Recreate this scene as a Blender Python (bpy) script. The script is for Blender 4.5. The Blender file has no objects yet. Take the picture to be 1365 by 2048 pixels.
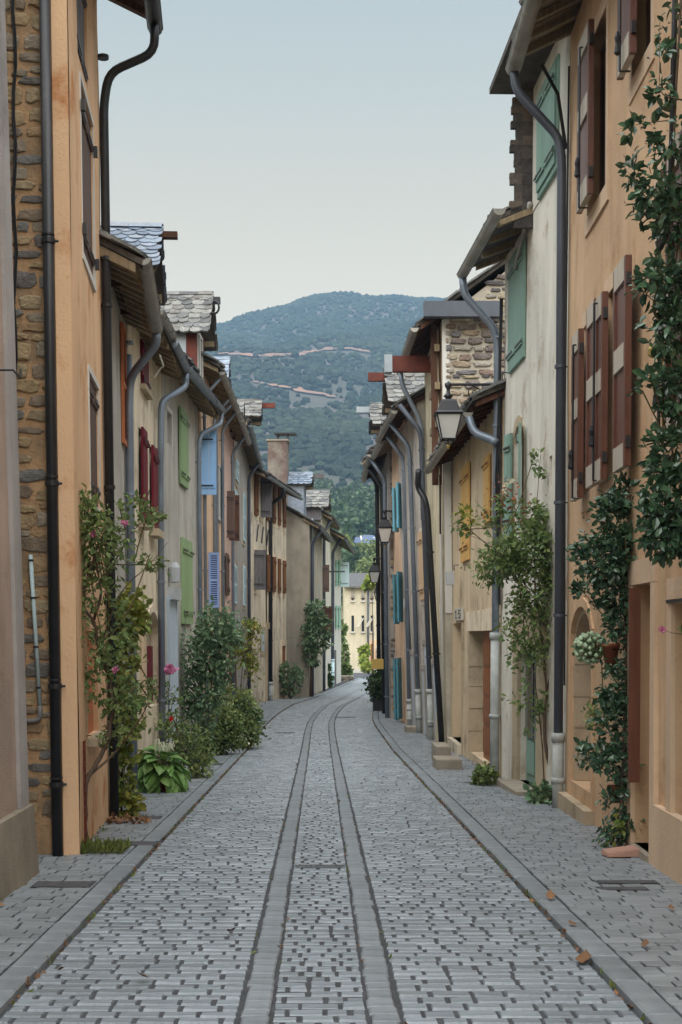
import bpy, math, random
import numpy as np
from mathutils import Vector, Matrix

# ---------------------------------------------------------------- camera, sky, sun, exposure
sc = bpy.context.scene
COL = sc.collection
R = math.radians
FPX, CX, CY, EYE = 2850.0, 640.0, 1272.0, 1.55      # focal length, vanishing point and eye height used for survey
SLOPE = 0.0253                                        # the street falls away gently
cam_d = bpy.data.cameras.new('camera'); cam = bpy.data.objects.new('camera', cam_d); COL.objects.link(cam)
cam.location = (0, 0, EYE); cam.rotation_euler = (R(90), 0, 0)
cam_d.sensor_width = 36; cam_d.lens = FPX/2048*36
cam_d.shift_x = (682.5-CX)/2048; cam_d.shift_y = (CY-1024)/2048
cam_d.clip_start = .1; cam_d.clip_end = 9000
sc.camera = cam

SUN_EL, SUN_AZ = 68, 190        # high, very soft light through cloud, a little behind the camera (azimuth clockwise from +Y)
world = bpy.data.worlds.new('World'); sc.world = world; world.use_nodes = True
wn, wl = world.node_tree.nodes, world.node_tree.links
bg = wn['Background']; sky = wn.new('ShaderNodeTexSky'); sky.sky_type = 'NISHITA'; sky.sun_disc = False
sky.sun_elevation = R(30); sky.sun_rotation = R(SUN_AZ); sky.altitude = 300
sky.air_density = 1.0; sky.dust_density = 2.0; sky.ozone_density = 1.5
mixw = wn.new('ShaderNodeMix'); mixw.data_type = 'RGBA'; mixw.inputs[0].default_value = .88
tcw = wn.new('ShaderNodeTexCoord'); sxw = wn.new('ShaderNodeSeparateXYZ'); wl.new(tcw.outputs['Generated'], sxw.inputs[0])
crw = wn.new('ShaderNodeValToRGB'); _e = crw.color_ramp.elements          # thin high cloud veil: creamier low down, cooler above
_e[0].position = 0; _e[0].color = (1.0, .80, .42, 1); _e[1].position = .5; _e[1].color = (.32, .37, .38, 1)
for _p, _c in ((.21, (.92, .73, .42, 1)), (.29, (.68, .56, .34, 1)), (.36, (.51, .49, .37, 1))): _m = _e.new(_p); _m.color = _c
vsw = wn.new('ShaderNodeVectorMath'); vsw.operation = 'SCALE'; vsw.inputs['Scale'].default_value = 5.2
wl.new(sxw.outputs[2], crw.inputs[0]); wl.new(crw.outputs[0], vsw.inputs[0]); wl.new(vsw.outputs[0], mixw.inputs[7])
wl.new(sky.outputs[0], mixw.inputs[6]); wl.new(mixw.outputs[2], bg.inputs[0]); bg.inputs[1].default_value = .05
sun_d = bpy.data.lights.new('sun', 'SUN'); sun_d.energy = 1.5; sun_d.angle = R(100); sun_d.color = (1, .98, .95)
sun = bpy.data.objects.new('sun', sun_d); COL.objects.link(sun)
_a, _e = R(SUN_AZ), R(SUN_EL)
sun.rotation_euler = Vector((math.sin(_a)*math.cos(_e), math.cos(_a)*math.cos(_e), math.sin(_e))).to_track_quat('Z', 'Y').to_euler()
sun.location = (0, -20, 40)
sc.view_settings.view_transform = 'Standard'; sc.view_settings.look = 'None'
sc.view_settings.gamma = 1; sc.view_settings.exposure = 2.36; sc.view_settings.use_curve_mapping = False
sc.render.engine = 'CYCLES'
sc.cycles.use_denoising = True; sc.cycles.max_bounces = 6; sc.cycles.diffuse_bounces = 4
sc.cycles.transparent_max_bounces = 4; sc.cycles.volume_bounces = 0; sc.cycles.caustics_reflective = False

random.seed(7); rng = np.random.default_rng(7)
U = random.uniform

# ---------------------------------------------------------------- materials
def srgb(r, g, b):
    f = lambda c: (c/255/12.92) if c/255 <= .04045 else ((c/255+.055)/1.055)**2.4
    return (f(r), f(g), f(b), 1)
def mat(name, col, col2=None, scale=2.0, rough=.85, bump=.25, bscale=40, metal=0, spec=.3, rnd=0, hrnd=0, streak=0,
        col3=None, s3=.55, scale3=1.2, stretch=(1, 1, 1), detail=6, soft=.18, trans=0, coat=0, bdist=.02):
    m = bpy.data.materials.new(name); m.use_nodes = True
    n, l = m.node_tree.nodes, m.node_tree.links
    p = n['Principled BSDF']; tc = n.new('ShaderNodeTexCoord')
    mp = n.new('ShaderNodeMapping'); mp.inputs['Scale'].default_value = stretch
    l.new(tc.outputs['Object'], mp.inputs[0]); vec = mp.outputs[0]
    def noise(s, d=detail, r=.6):
        t = n.new('ShaderNodeTexNoise'); t.inputs['Scale'].default_value = s; t.inputs['Detail'].default_value = d
        t.inputs['Roughness'].default_value = r; l.new(vec, t.inputs['Vector']); return t
    def ramp(src, lo, hi):
        q = n.new('ShaderNodeMapRange'); q.inputs[1].default_value = lo; q.inputs[2].default_value = hi; l.new(src, q.inputs[0]); return q.outputs[0]
    def mix(fac, a, b, mode='MIX'):
        x = n.new('ShaderNodeMix'); x.data_type = 'RGBA'; x.blend_type = mode
        if hasattr(fac, 'is_output'): l.new(fac, x.inputs[0])
        else: x.inputs[0].default_value = fac
        for i, c in ((6, a), (7, b)):
            if hasattr(c, 'is_output'): l.new(c, x.inputs[i])
            else: x.inputs[i].default_value = c
        return x.outputs[2]
    c = col if col2 is None else mix(ramp(noise(scale).outputs[0], .5-soft, .5+soft), col, col2)
    if col3 is not None: c = mix(ramp(noise(scale3, 8, .7).outputs[0], s3, s3+.14), c, col3)
    if streak:
        mp2 = n.new('ShaderNodeMapping'); mp2.inputs['Scale'].default_value = (2.2, 2.2, .6); l.new(tc.outputs['Object'], mp2.inputs[0])
        t = n.new('ShaderNodeTexNoise'); t.inputs['Scale'].default_value = 1.0; t.inputs['Detail'].default_value = 5; l.new(mp2.outputs[0], t.inputs['Vector'])
        q = n.new('ShaderNodeMapRange'); q.inputs[1].default_value = .38; q.inputs[2].default_value = .85
        q.inputs[3].default_value = 1; q.inputs[4].default_value = 1-streak; l.new(t.outputs[0], q.inputs[0])
        cc = n.new('ShaderNodeCombineColor'); [l.new(q.outputs[0], cc.inputs[i]) for i in range(3)]
        c = mix(1.0, c, cc.outputs[0], 'MULTIPLY')
    if rnd or hrnd:
        oi = n.new('ShaderNodeObjectInfo'); ge = n.new('ShaderNodeNewGeometry')
        ad = n.new('ShaderNodeMath'); ad.operation = 'ADD'; l.new(oi.outputs['Random'], ad.inputs[0]); l.new(ge.outputs['Random Per Island'], ad.inputs[1])
        fr = n.new('ShaderNodeMath'); fr.operation = 'FRACT'; l.new(ad.outputs[0], fr.inputs[0])
        hs = n.new('ShaderNodeHueSaturation')
        q = n.new('ShaderNodeMapRange'); q.inputs[3].default_value = 1-rnd; q.inputs[4].default_value = 1+rnd; l.new(fr.outputs[0], q.inputs[0]); l.new(q.outputs[0], hs.inputs['Value'])
        if hrnd:
            ml = n.new('ShaderNodeMath'); ml.operation = 'MULTIPLY'; ml.inputs[1].default_value = 7.31; l.new(fr.outputs[0], ml.inputs[0])
            f2 = n.new('ShaderNodeMath'); f2.operation = 'FRACT'; l.new(ml.outputs[0], f2.inputs[0])
            q2 = n.new('ShaderNodeMapRange'); q2.inputs[3].default_value = .5-hrnd; q2.inputs[4].default_value = .5+hrnd; l.new(f2.outputs[0], q2.inputs[0]); l.new(q2.outputs[0], hs.inputs['Hue'])
        if hasattr(c, 'is_output'): l.new(c, hs.inputs['Color'])
        else: hs.inputs['Color'].default_value = c
        c = hs.outputs[0]
    if hasattr(c, 'is_output'): l.new(c, p.inputs['Base Color'])
    else: p.inputs['Base Color'].default_value = c
    p.inputs['Roughness'].default_value = rough; p.inputs['Metallic'].default_value = metal
    p.inputs['Specular IOR Level'].default_value = spec
    if bump:
        b = n.new('ShaderNodeBump'); b.inputs['Strength'].default_value = bump; b.inputs['Distance'].default_value = bdist
        l.new(noise(bscale, 5, .65).outputs[0], b.inputs['Height']); l.new(b.outputs[0], p.inputs['Normal'])
    if trans:
        t = n.new('ShaderNodeBsdfTranslucent'); s = n.new('ShaderNodeMixShader'); s.inputs[0].default_value = trans
        if hasattr(c, 'is_output'): l.new(c, t.inputs[0])
        else: t.inputs[0].default_value = c
        l.new(p.outputs[0], s.inputs[1]); l.new(t.outputs[0], s.inputs[2]); l.new(s.outputs[0], n['Material Output'].inputs[0])
    return m
def stone_mat(name, cols, rough=.9, bump=.6, bscale=25, spec=.25):
    """stones whose colour is picked per stone from a short list"""
    m = bpy.data.materials.new(name); m.use_nodes = True; n, l = m.node_tree.nodes, m.node_tree.links; p = n['Principled BSDF']
    oi = n.new('ShaderNodeObjectInfo'); ge = n.new('ShaderNodeNewGeometry'); ad = n.new('ShaderNodeMath'); ad.operation = 'ADD'
    l.new(oi.outputs['Random'], ad.inputs[0]); l.new(ge.outputs['Random Per Island'], ad.inputs[1])
    fr = n.new('ShaderNodeMath'); fr.operation = 'FRACT'; l.new(ad.outputs[0], fr.inputs[0])
    cr = n.new('ShaderNodeValToRGB'); cr.color_ramp.interpolation = 'CONSTANT'; e = cr.color_ramp.elements
    while len(e) < len(cols): e.new(.5)
    for i, c in enumerate(cols): e[i].position = i/len(cols); e[i].color = c
    l.new(fr.outputs[0], cr.inputs[0])
    tc = n.new('ShaderNodeTexCoord')
    t = n.new('ShaderNodeTexNoise'); t.inputs['Scale'].default_value = 6; t.inputs['Detail'].default_value = 8; t.inputs['Roughness'].default_value = .7; l.new(ge.outputs['Position'], t.inputs['Vector'])
    q = n.new('ShaderNodeMapRange'); q.inputs[1].default_value = .25; q.inputs[2].default_value = .75; q.inputs[3].default_value = .55; q.inputs[4].default_value = 1.35; l.new(t.outputs[0], q.inputs[0])
    hs = n.new('ShaderNodeHueSaturation'); l.new(cr.outputs[0], hs.inputs['Color']); l.new(q.outputs[0], hs.inputs['Value']); l.new(hs.outputs[0], p.inputs['Base Color'])
    t2 = n.new('ShaderNodeTexNoise'); t2.inputs['Scale'].default_value = bscale; t2.inputs['Detail'].default_value = 6; l.new(ge.outputs['Position'], t2.inputs['Vector'])
    b = n.new('ShaderNodeBump'); b.inputs['Strength'].default_value = bump; b.inputs['Distance'].default_value = .03; l.new(t2.outputs[0], b.inputs['Height']); l.new(b.outputs[0], p.inputs['Normal'])
    p.inputs['Roughness'].default_value = rough; p.inputs['Specular IOR Level'].default_value = spec
    return m
def plaster(name, c, d=.8, streak=.22, patch=None, bump=.35, bscale=30, s3=.6):
    col = srgb(*c); col2 = tuple(x*d for x in col[:3])+(1,)
    c3 = srgb(*patch) if patch else tuple(x*d*d for x in col[:3])+(1,)
    return mat(name, col, col2, scale=1.6, streak=streak*1.6+.06, col3=c3, s3=s3-.07, scale3=1.3, bump=bump, bscale=bscale, rough=.92, spec=.15)
def wood(name, c, rough=.7, d=.6, spec=.25):
    col = srgb(*c); return mat(name, col, tuple(x*d for x in col[:3])+(1,), scale=3, stretch=(9, 9, .8), rough=rough, bump=.3, bscale=14, rnd=.08, spec=spec)
M = dict(
 pink=plaster('plaster_pinkish_grey', (186, 166, 152), .84, .2, bump=.5, bscale=60),
 quoin=plaster('plaster_pale_corner', (176, 172, 170), .8), plinth=plaster('cement_plinth', (164, 154, 138), .72, .35),
 orange=plaster('plaster_orange', (232, 194, 156), .92, .12, patch=(196, 136, 90)),
 apricot=plaster('plaster_apricot', (212, 180, 146), .9, .16, patch=(186, 150, 116)),
 apricot_door=plaster('plaster_light_trim', (218, 192, 164), .9, .1),
 greyrough=plaster('roughcast_grey', (208, 203, 193), .84, .22, bump=.9, bscale=70),
 greydark=plaster('roughcast_dark_grey', (188, 182, 174), .8, .25, bump=.9, bscale=60),
 cream=plaster('plaster_cream', (238, 222, 196), .9, .2, patch=(190, 172, 148)),
 ivory=plaster('plaster_ivory', (226, 222, 210), .92, .2, patch=(180, 166, 146)),
 beige=plaster('plaster_beige', (216, 196, 166), .9, .2, patch=(166, 146, 120)),
 peach=plaster('plaster_peach', (236, 202, 170), .9, .2), rose=plaster('plaster_rose', (230, 198, 182), .9, .22),
 lime=plaster('plaster_lime', (220, 210, 182), .85, .35, patch=(160, 150, 126)),
 stonewhite=plaster('plaster_sandy', (234, 222, 202), .88, .3, patch=(156, 138, 118)), white=plaster('plaster_white', (224, 224, 216), .9, .2),
 yellow=plaster('plaster_yellow', (220, 210, 186), .94, .1), gable=plaster('gable_cement', (184, 176, 162), .84, .25, bump=.5),
 mortar_o=plaster('mortar_orange', (196, 160, 122), .78, 0, patch=(150, 128, 102), bump=1.0, bscale=16, s3=.52),
 chimney=plaster('speckled_chimney', (150, 142, 132), .7, .1, patch=(112, 94, 88), bump=.9, bscale=12, s3=.5),
 mortar_w=plaster('mortar_white', (196, 188, 172), .7, 0, bump=.9, bscale=20),
 trimstone=plaster('dressed_stone', (196, 180, 154), .8, .1, patch=(158, 142, 120), bump=.5, bscale=18),
 stones_o=stone_mat('wall_stones_warm', [srgb(140, 130, 114), srgb(158, 142, 114), srgb(112, 108, 104), srgb(164, 144, 112), srgb(148, 138, 122), srgb(130, 116, 100), srgb(158, 134, 104), srgb(122, 121, 118)]),
 stones_g=stone_mat('wall_stones_mixed', [srgb(162, 152, 134), srgb(124, 114, 110), srgb(104, 100, 102), srgb(168, 156, 132), srgb(138, 120, 110), srgb(116, 113, 114), srgb(156, 150, 140), srgb(154, 138, 120)]),
 lauze=stone_mat('stone_slates', [srgb(112, 113, 113), srgb(126, 127, 125), srgb(96, 97, 98), srgb(118, 116, 112), srgb(136, 136, 133)], bump=.8, bscale=40),
 bluescale=stone_mat('blue_slates', [srgb(118, 132, 150), srgb(130, 144, 160), srgb(106, 120, 138), srgb(140, 150, 164)], rough=.5, bump=.2, spec=.5),
 cheekstone=stone_mat('dark_cheek_boards', [srgb(96, 88, 82), srgb(82, 76, 72), srgb(108, 98, 88), srgb(72, 68, 66)], bump=.9, bscale=18),
 roofslab=mat('roof_slab', srgb(96, 90, 84), srgb(70, 66, 62), scale=6, bump=.5),
 rafter=wood('rafter_wood', (158, 140, 112)), soffit=wood('soffit_boards', (150, 134, 108)), darkwood=wood('dark_brown_wood', (92, 62, 46)),
 oak=wood('brown_shutter', (128, 84, 52)), redbrown=wood('red_brown_shutter', (104, 58, 40), rough=.4, spec=.5), palerail=wood('pale_shutter_rail', (190, 182, 168), d=.85),
 maroon=wood('maroon_paint', (112, 20, 40), rough=.5, d=.8), green=wood('green_paint', (148, 174, 128), rough=.6, d=.85),
 seagreen=wood('sea_green_paint', (130, 160, 148), rough=.6, d=.85), blue=wood('light_blue_paint', (150, 194, 240), rough=.6, d=.88),
 lilac=wood('lilac_blue_paint', (140, 164, 212), rough=.6, d=.85), paleblue=wood('pale_blue_paint', (200, 224, 232), rough=.6, d=.88),
 turquoise=wood('turquoise_paint', (120, 186, 210), rough=.55, d=.85), teal=wood('teal_paint', (86, 146, 164), rough=.55, d=.85),
 mustard=wood('mustard_paint', (214, 172, 104), rough=.6, d=.85), tangerine=wood('orange_paint', (190, 116, 76), rough=.6, d=.85),
 greywood=wood('weathered_grey_wood', (116, 112, 114)), brownpaint=wood('brown_painted_wood', (104, 84, 76), d=.8), doorwood=wood('varnished_door', (150, 92, 54), rough=.45),
 icedoor=wood('ice_blue_paint', (184, 198, 210), rough=.6, d=.9), mint=wood('mint_paint', (150, 196, 178), rough=.6, d=.88), peachsh=wood('peach_shutter', (214, 186, 152), d=.9),
 iron=mat('black_iron', srgb(34, 34, 38), rough=.45, bump=.1, spec=.5), blackpipe=mat('black_pipe', srgb(40, 42, 46), srgb(28, 28, 30), scale=3, rough=.45, bump=.15, bscale=60, spec=.45, col3=srgb(70, 66, 64), s3=.62, scale3=5),
 darkpipe=mat('slate_grey_pipe', srgb(82, 90, 102), srgb(70, 76, 88), scale=2, rough=.45, bump=.1, spec=.5, streak=.3, col3=srgb(104, 108, 114), s3=.62, scale3=6),
 zinc=mat('zinc', srgb(142, 154, 168), srgb(120, 130, 144), scale=2.5, rough=.45, bump=.12, metal=.35, spec=.5, streak=.35, col3=srgb(150, 156, 160), s3=.6, scale3=5),
 oldzinc=mat('old_zinc', srgb(172, 170, 162), srgb(140, 138, 130), scale=3, rough=.5, metal=.25, bump=.1, spec=.5, streak=.25),
 castwhite=mat('chipped_white_cast_pipe', srgb(186, 192, 190), srgb(150, 154, 152), scale=4, rough=.6, bump=.2, col3=srgb(130, 78, 48), s3=.66, scale3=5),
 rust=mat('rusty_steel', srgb(120, 62, 48), srgb(88, 48, 42), scale=4, rough=.7, bump=.3, col3=srgb(176, 168, 160), s3=.7, scale3=6),
 pvc=mat('pale_conduit', srgb(176, 196, 200), rough=.5, bump=.05), cable=mat('black_cable', srgb(30, 30, 32), rough=.6, bump=0), greypvc=mat('grey_conduit', srgb(120, 120, 120), rough=.5, bump=.05),
 glass=mat('window_glass', srgb(40, 46, 52), rough=.08, bump=0, spec=.8), frosted=mat('frosted_lantern_glass', srgb(214, 214, 208), srgb(196, 196, 192), rough=.35, bump=0, spec=.5),
 frame=mat('white_frame', srgb(206, 204, 198), rough=.6, bump=.1), terracotta=mat('terracotta', srgb(150, 92, 66), srgb(126, 76, 58), scale=5, rough=.8, bump=.15, col3=srgb(170, 140, 116), s3=.66, scale3=7),
 tile=mat('clay_tile', srgb(176, 140, 124), srgb(156, 122, 108), rough=.85, bump=.15), cement=mat('cement_block', srgb(164, 156, 142), srgb(134, 126, 114), rough=.9, bump=.4, bscale=30, col3=srgb(110, 104, 94), s3=.62, scale3=4),
 sett=mat('slate_setts', srgb(138, 148, 156), srgb(114, 123, 131), scale=5, rough=.31, bump=.5, bscale=30, rnd=.2, spec=.5, hrnd=.01, bdist=.012),
 kerb=mat('kerb_stone', srgb(138, 146, 152), srgb(113, 120, 127), scale=6, rough=.46, bump=.4, bscale=35, rnd=.12, spec=.45, bdist=.012),
 pave=mat('pavement_setts', srgb(136, 142, 147), srgb(115, 121, 126), scale=3, rough=.52, bump=.4, bscale=30, rnd=.14, spec=.4, hrnd=.01, bdist=.012),
 bed=mat('dark_joint_bed', srgb(84, 87, 91), srgb(66, 68, 72), scale=8, rough=.95, bump=.6, bscale=60, col3=srgb(78, 76, 52), s3=.62, scale3=3),
 grate=mat('cast_iron_cover', srgb(104, 106, 110), srgb(86, 87, 90), scale=12, rough=.55, metal=.3, bump=.4, bscale=120),
 soil=mat('earth', srgb(92, 98, 66), srgb(112, 104, 78), scale=.05, bump=.4, bscale=3), litter=mat('dry_leaf_litter', srgb(138, 98, 66), srgb(104, 82, 62), scale=20, rnd=.35, bump=0, rough=.8),
 bark=mat('bark', srgb(108, 92, 78), srgb(76, 64, 54), scale=10, stretch=(4, 4, .7), bump=.6, bscale=30), greenstem=mat('green_stem', srgb(84, 92, 56), srgb(100, 80, 60), scale=6, bump=.1),
 rose_leaf=mat('rose_leaf', srgb(96, 120, 72), srgb(128, 146, 90), scale=3, rough=.5, bump=0, rnd=.35, hrnd=.025, trans=.3, spec=.4),
 ivy_leaf=mat('yellowing_leaf', srgb(100, 124, 62), srgb(150, 148, 66), scale=4, rough=.5, bump=0, rnd=.35, hrnd=.03, trans=.3, spec=.4),
 gloss_leaf=mat('glossy_leaf', srgb(54, 82, 62), srgb(76, 106, 78), scale=4, rough=.22, bump=0, rnd=.4, hrnd=.02, trans=.12, spec=.6),
 bluegreen_leaf=mat('blue_green_leaf', srgb(92, 122, 92), srgb(122, 146, 108), scale=3, rough=.45, bump=0, rnd=.35, hrnd=.02, trans=.25, spec=.4),
 bush_leaf=mat('bush_leaf', srgb(104, 126, 74), srgb(140, 152, 96), scale=3, rough=.5, bump=0, rnd=.4, hrnd=.02, trans=.25, spec=.35),
 dark_leaf=mat('dark_bush_leaf', srgb(56, 78, 48), srgb(76, 98, 60), scale=3, rough=.5, bump=0, rnd=.4, hrnd=.02, trans=.2, spec=.35),
 lime_leaf=mat('lime_leaf', srgb(150, 158, 60), srgb(120, 140, 60), scale=3, rough=.55, bump=0, rnd=.3, hrnd=.02, trans=.3),
 hosta=mat('hosta_leaf', srgb(116, 152, 82), srgb(94, 132, 68), scale=5, rough=.42, bump=.2, bscale=50, rnd=.2, hrnd=.015, trans=.2, spec=.4),
 sedum=mat('sedum_head', srgb(190, 210, 180), srgb(150, 180, 146), scale=6, rough=.7, bump=.2, rnd=.25, trans=.1),
 petal_pink=mat('pink_petal', srgb(222, 150, 186), srgb(206, 126, 168), scale=12, rough=.6, bump=0, trans=.25), petal_red=mat('red_petal', srgb(206, 36, 36), rough=.6, bump=0, trans=.2),
 petal_white=mat('white_petal', srgb(226, 226, 206), rough=.6, bump=0, trans=.25), hipred=mat('dark_red_leaf', srgb(140, 66, 56), srgb(150, 100, 56), scale=6, rough=.5, bump=0, rnd=.3, trans=.2),
 grass=mat('grass_blades', srgb(92, 112, 56), srgb(122, 126, 70), scale=4, rough=.6, bump=0, rnd=.3, trans=.25),
 hill=mat('hill_soil', srgb(88, 80, 78), srgb(70, 72, 62), scale=.012, rough=.95, bump=.5, bscale=.08, col3=srgb(116, 98, 90), s3=.58, scale3=.01, soft=.12, bdist=3),
 forest=mat('hill_forest', srgb(36, 48, 40), srgb(60, 70, 52), scale=.01, rough=.9, bump=.8, bscale=.6, rnd=.35, hrnd=.02, spec=.1, bdist=.8),
 earthcut=mat('bare_pink_earth', srgb(146, 112, 94), srgb(104, 92, 80), scale=.03, rough=.95, bump=.5, bscale=.2), sticker_w=mat('sticker_white', srgb(225, 225, 225), bump=0), sticker_r=mat('sticker_red', srgb(205, 40, 50), bump=0), sticker_y=mat('sticker_yellow', srgb(220, 180, 40), bump=0),
 boxgrey=mat('meter_box', srgb(186, 190, 192), srgb(170, 174, 176), rough=.55, bump=.05), ochrebox=mat('ochre_box', srgb(204, 172, 96), rough=.6, bump=.05), plaque=mat('enamel_plaque', srgb(212, 208, 196), srgb(186, 180, 168), scale=9, rough=.4, bump=.05, col3=srgb(120, 96, 76), s3=.7, scale3=14),
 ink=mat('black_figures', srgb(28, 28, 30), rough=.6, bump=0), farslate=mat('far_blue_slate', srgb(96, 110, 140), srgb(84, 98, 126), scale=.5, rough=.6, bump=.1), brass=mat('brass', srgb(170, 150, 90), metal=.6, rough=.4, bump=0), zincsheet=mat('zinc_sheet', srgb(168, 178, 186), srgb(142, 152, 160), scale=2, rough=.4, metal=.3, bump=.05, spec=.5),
)
# ---------------------------------------------------------------- helpers
def tag(o, label=None, cat=None, group=None, kind=None):
    for k, v in (('label', label), ('category', cat), ('group', group), ('kind', kind)):
        if v: o[k] = v
    return o
def link(name, me, m=None, parent=None, kind=None, label=None):
    o = bpy.data.objects.new(name, me); COL.objects.link(o)
    if m is not None and not me.materials: me.materials.append(m)
    if parent: o.parent = parent
    return tag(o, kind=kind, label=label)
def empty(name, loc, rz=0, label=None, cat=None, group=None):
    o = bpy.data.objects.new(name, None); COL.objects.link(o); o.location = loc; o.rotation_euler = (0, 0, rz)
    o.empty_display_size = .2
    return tag(o, label, cat, group)
BOXF = [(0, 1, 2, 3), (7, 6, 5, 4), (0, 4, 5, 1), (1, 5, 6, 2), (2, 6, 7, 3), (3, 7, 4, 0)]
class MB:
    def __init__(s, T=None): s.v = []; s.f = []; s.T = T or (lambda a, b, c: (a, b, c))
    def raw(s, vs, fs):
        k = len(s.v); s.v += [tuple(v) for v in vs]; s.f += [tuple(i+k for i in f) for f in fs]; return s
    def add(s, vs, fs): return s.raw([s.T(*v) for v in vs], fs)
    def box(s, a0, a1, b0, b1, c0, c1):
        return s.add([(a0, b0, c0), (a1, b0, c0), (a1, b1, c0), (a0, b1, c0), (a0, b0, c1), (a1, b0, c1), (a1, b1, c1), (a0, b1, c1)], BOXF)
    def hexa(s, p): return s.add(p, BOXF)
    def tube(s, pts, r, n=8, cap=True, half=False):
        P = [Vector(s.T(*p)) for p in pts]; m = len(P); rs = r if isinstance(r, (list, tuple)) else [r]*m
        vs = []; up = None
        for i in range(m):
            t = (P[min(i+1, m-1)]-P[max(i-1, 0)])
            if t.length < 1e-9: t = Vector((0, 0, 1))
            t.normalize()
            if up is None:
                up = Vector((0, 0, 1)) if abs(t.z) < .9 else Vector((0, 1, 0))
            sd = t.cross(up); sd.normalize(); up = sd.cross(t); up.normalize()
            for k in range(n):
                a = 2*math.pi*k/n; vs.append(P[i]+(sd*math.cos(a)+up*math.sin(a))*rs[i])
        fs = [(i*n+k, i*n+(k+1) % n, (i+1)*n+(k+1) % n, (i+1)*n+k) for i in range(m-1) for k in range(n)]
        if cap: fs += [tuple(range(n-1, -1, -1)), tuple((m-1)*n+k for k in range(n))]
        return s.raw(vs, fs)
    def lathe(s, c, prof, n=14, sq=False):
        vs = []; fs = []; m = len(prof)
        for r, z in prof:
            for k in range(n):
                a = 2*math.pi*(k+.5)/n; vs.append((c[0]+r*math.cos(a), c[1]+r*math.sin(a), c[2]+z))
        fs = [(i*n+k, i*n+(k+1) % n, (i+1)*n+(k+1) % n, (i+1)*n+k) for i in range(m-1) for k in range(n)]
        fs += [tuple(range(n-1, -1, -1)), tuple((m-1)*n+k for k in range(n))]
        return s.add(vs, fs)
    def build(s, name, m, parent=None, smooth=False, kind=None, label=None):
        me = bpy.data.meshes.new(name); me.from_pydata(s.v, [], s.f); me.update()
        if smooth: me.polygons.foreach_set('use_smooth', [True]*len(me.polygons))
        return link(name, me, M[m] if isinstance(m, str) else m, parent, kind, label)
def rounded(pts, r=.12, n=4):
    P = [Vector(p) for p in pts]; out = [P[0]]
    for i in range(1, len(P)-1):
        a, b, c = P[i-1], P[i], P[i+1]; k = min(r, (a-b).length*.45, (c-b).length*.45)
        p0 = b+(a-b).normalized()*k; p1 = b+(c-b).normalized()*k
        for j in range(n+1):
            t = j/n; out.append(p0*(1-t)**2+b*2*t*(1-t)+p1*t*t)
    return [tuple(p) for p in out+[P[-1]]]
_GK = [(-60, 0), (28, 0), (41, .2), (49, .42), (57, .5), (75, .8), (85, .95), (140, 1.55), (200, 7), (450, 50), (5000, 60)]
def gz(d):
    xs = [k[0] for k in _GK]; ys = [k[1] for k in _GK]
    return float(np.interp(d, xs, ys)) - SLOPE*min(d, 150)
def W(px, py, d):          # a surveyed photo pixel at a known distance -> a point in the street
    return Vector(((px-CX)*d/FPX, d, EYE+(CY-py)*d/FPX))

# ---------------------------------------------------------------- road layout
_AX = [(-40, 0), (36, 0), (41, .05), (46, .3), (50, .6), (58, 1.28), (66, 1.98), (75, 2.65), (90, 3.7), (120, 5.6), (140, 6.6)]
_ds = np.arange(-40, 140.01, .25)
_ax = np.interp(_ds, [k[0] for k in _AX], [k[1] for k in _AX])
for _ in range(3): _ax = np.convolve(np.pad(_ax, 8, 'edge'), np.ones(17)/17, 'valid')
_tx = np.gradient(_ax, _ds)
_arc = np.concatenate([[0], np.cumsum(np.hypot(np.diff(_ax), np.diff(_ds)))])
_zz = np.array([gz(d) for d in _ds])
def road_pt(s, t, dz=0):   # arrays ok: distance along the road, offset to its right
    d = np.interp(s, _arc, _ds); x = np.interp(s, _arc, _ax); g = np.interp(s, _arc, _tx); q = 1/np.sqrt(1+g*g)
    X = x+t*q; Y = d-t*g*q
    return np.stack([X, Y, np.interp(Y, _ds, _zz)+dz], -1)
def s_of(d): return float(np.interp(d, _ds, _arc))
def dz_of(t):
    a = abs(t)
    return -.012 if a < .19 else (0.004 if a < .37 else (0 if a < 1.45 else .035))
def strip(name, t0, t1, s0, s1, dz, m, step=1.0, kind='structure', nt=2):
    ss = np.arange(s0, s1+step, step); ts = np.linspace(t0, t1, nt); vs = []; fs = []
    for s in ss:
        for t in ts: vs.append(tuple(road_pt(s, t, dz)))
    for i in range(len(ss)-1):
        for j in range(nt-1): fs.append((i*nt+j, i*nt+j+1, (i+1)*nt+j+1, (i+1)*nt+j))
    return MB().raw(vs, fs).build(name, m, kind=kind)
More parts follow.
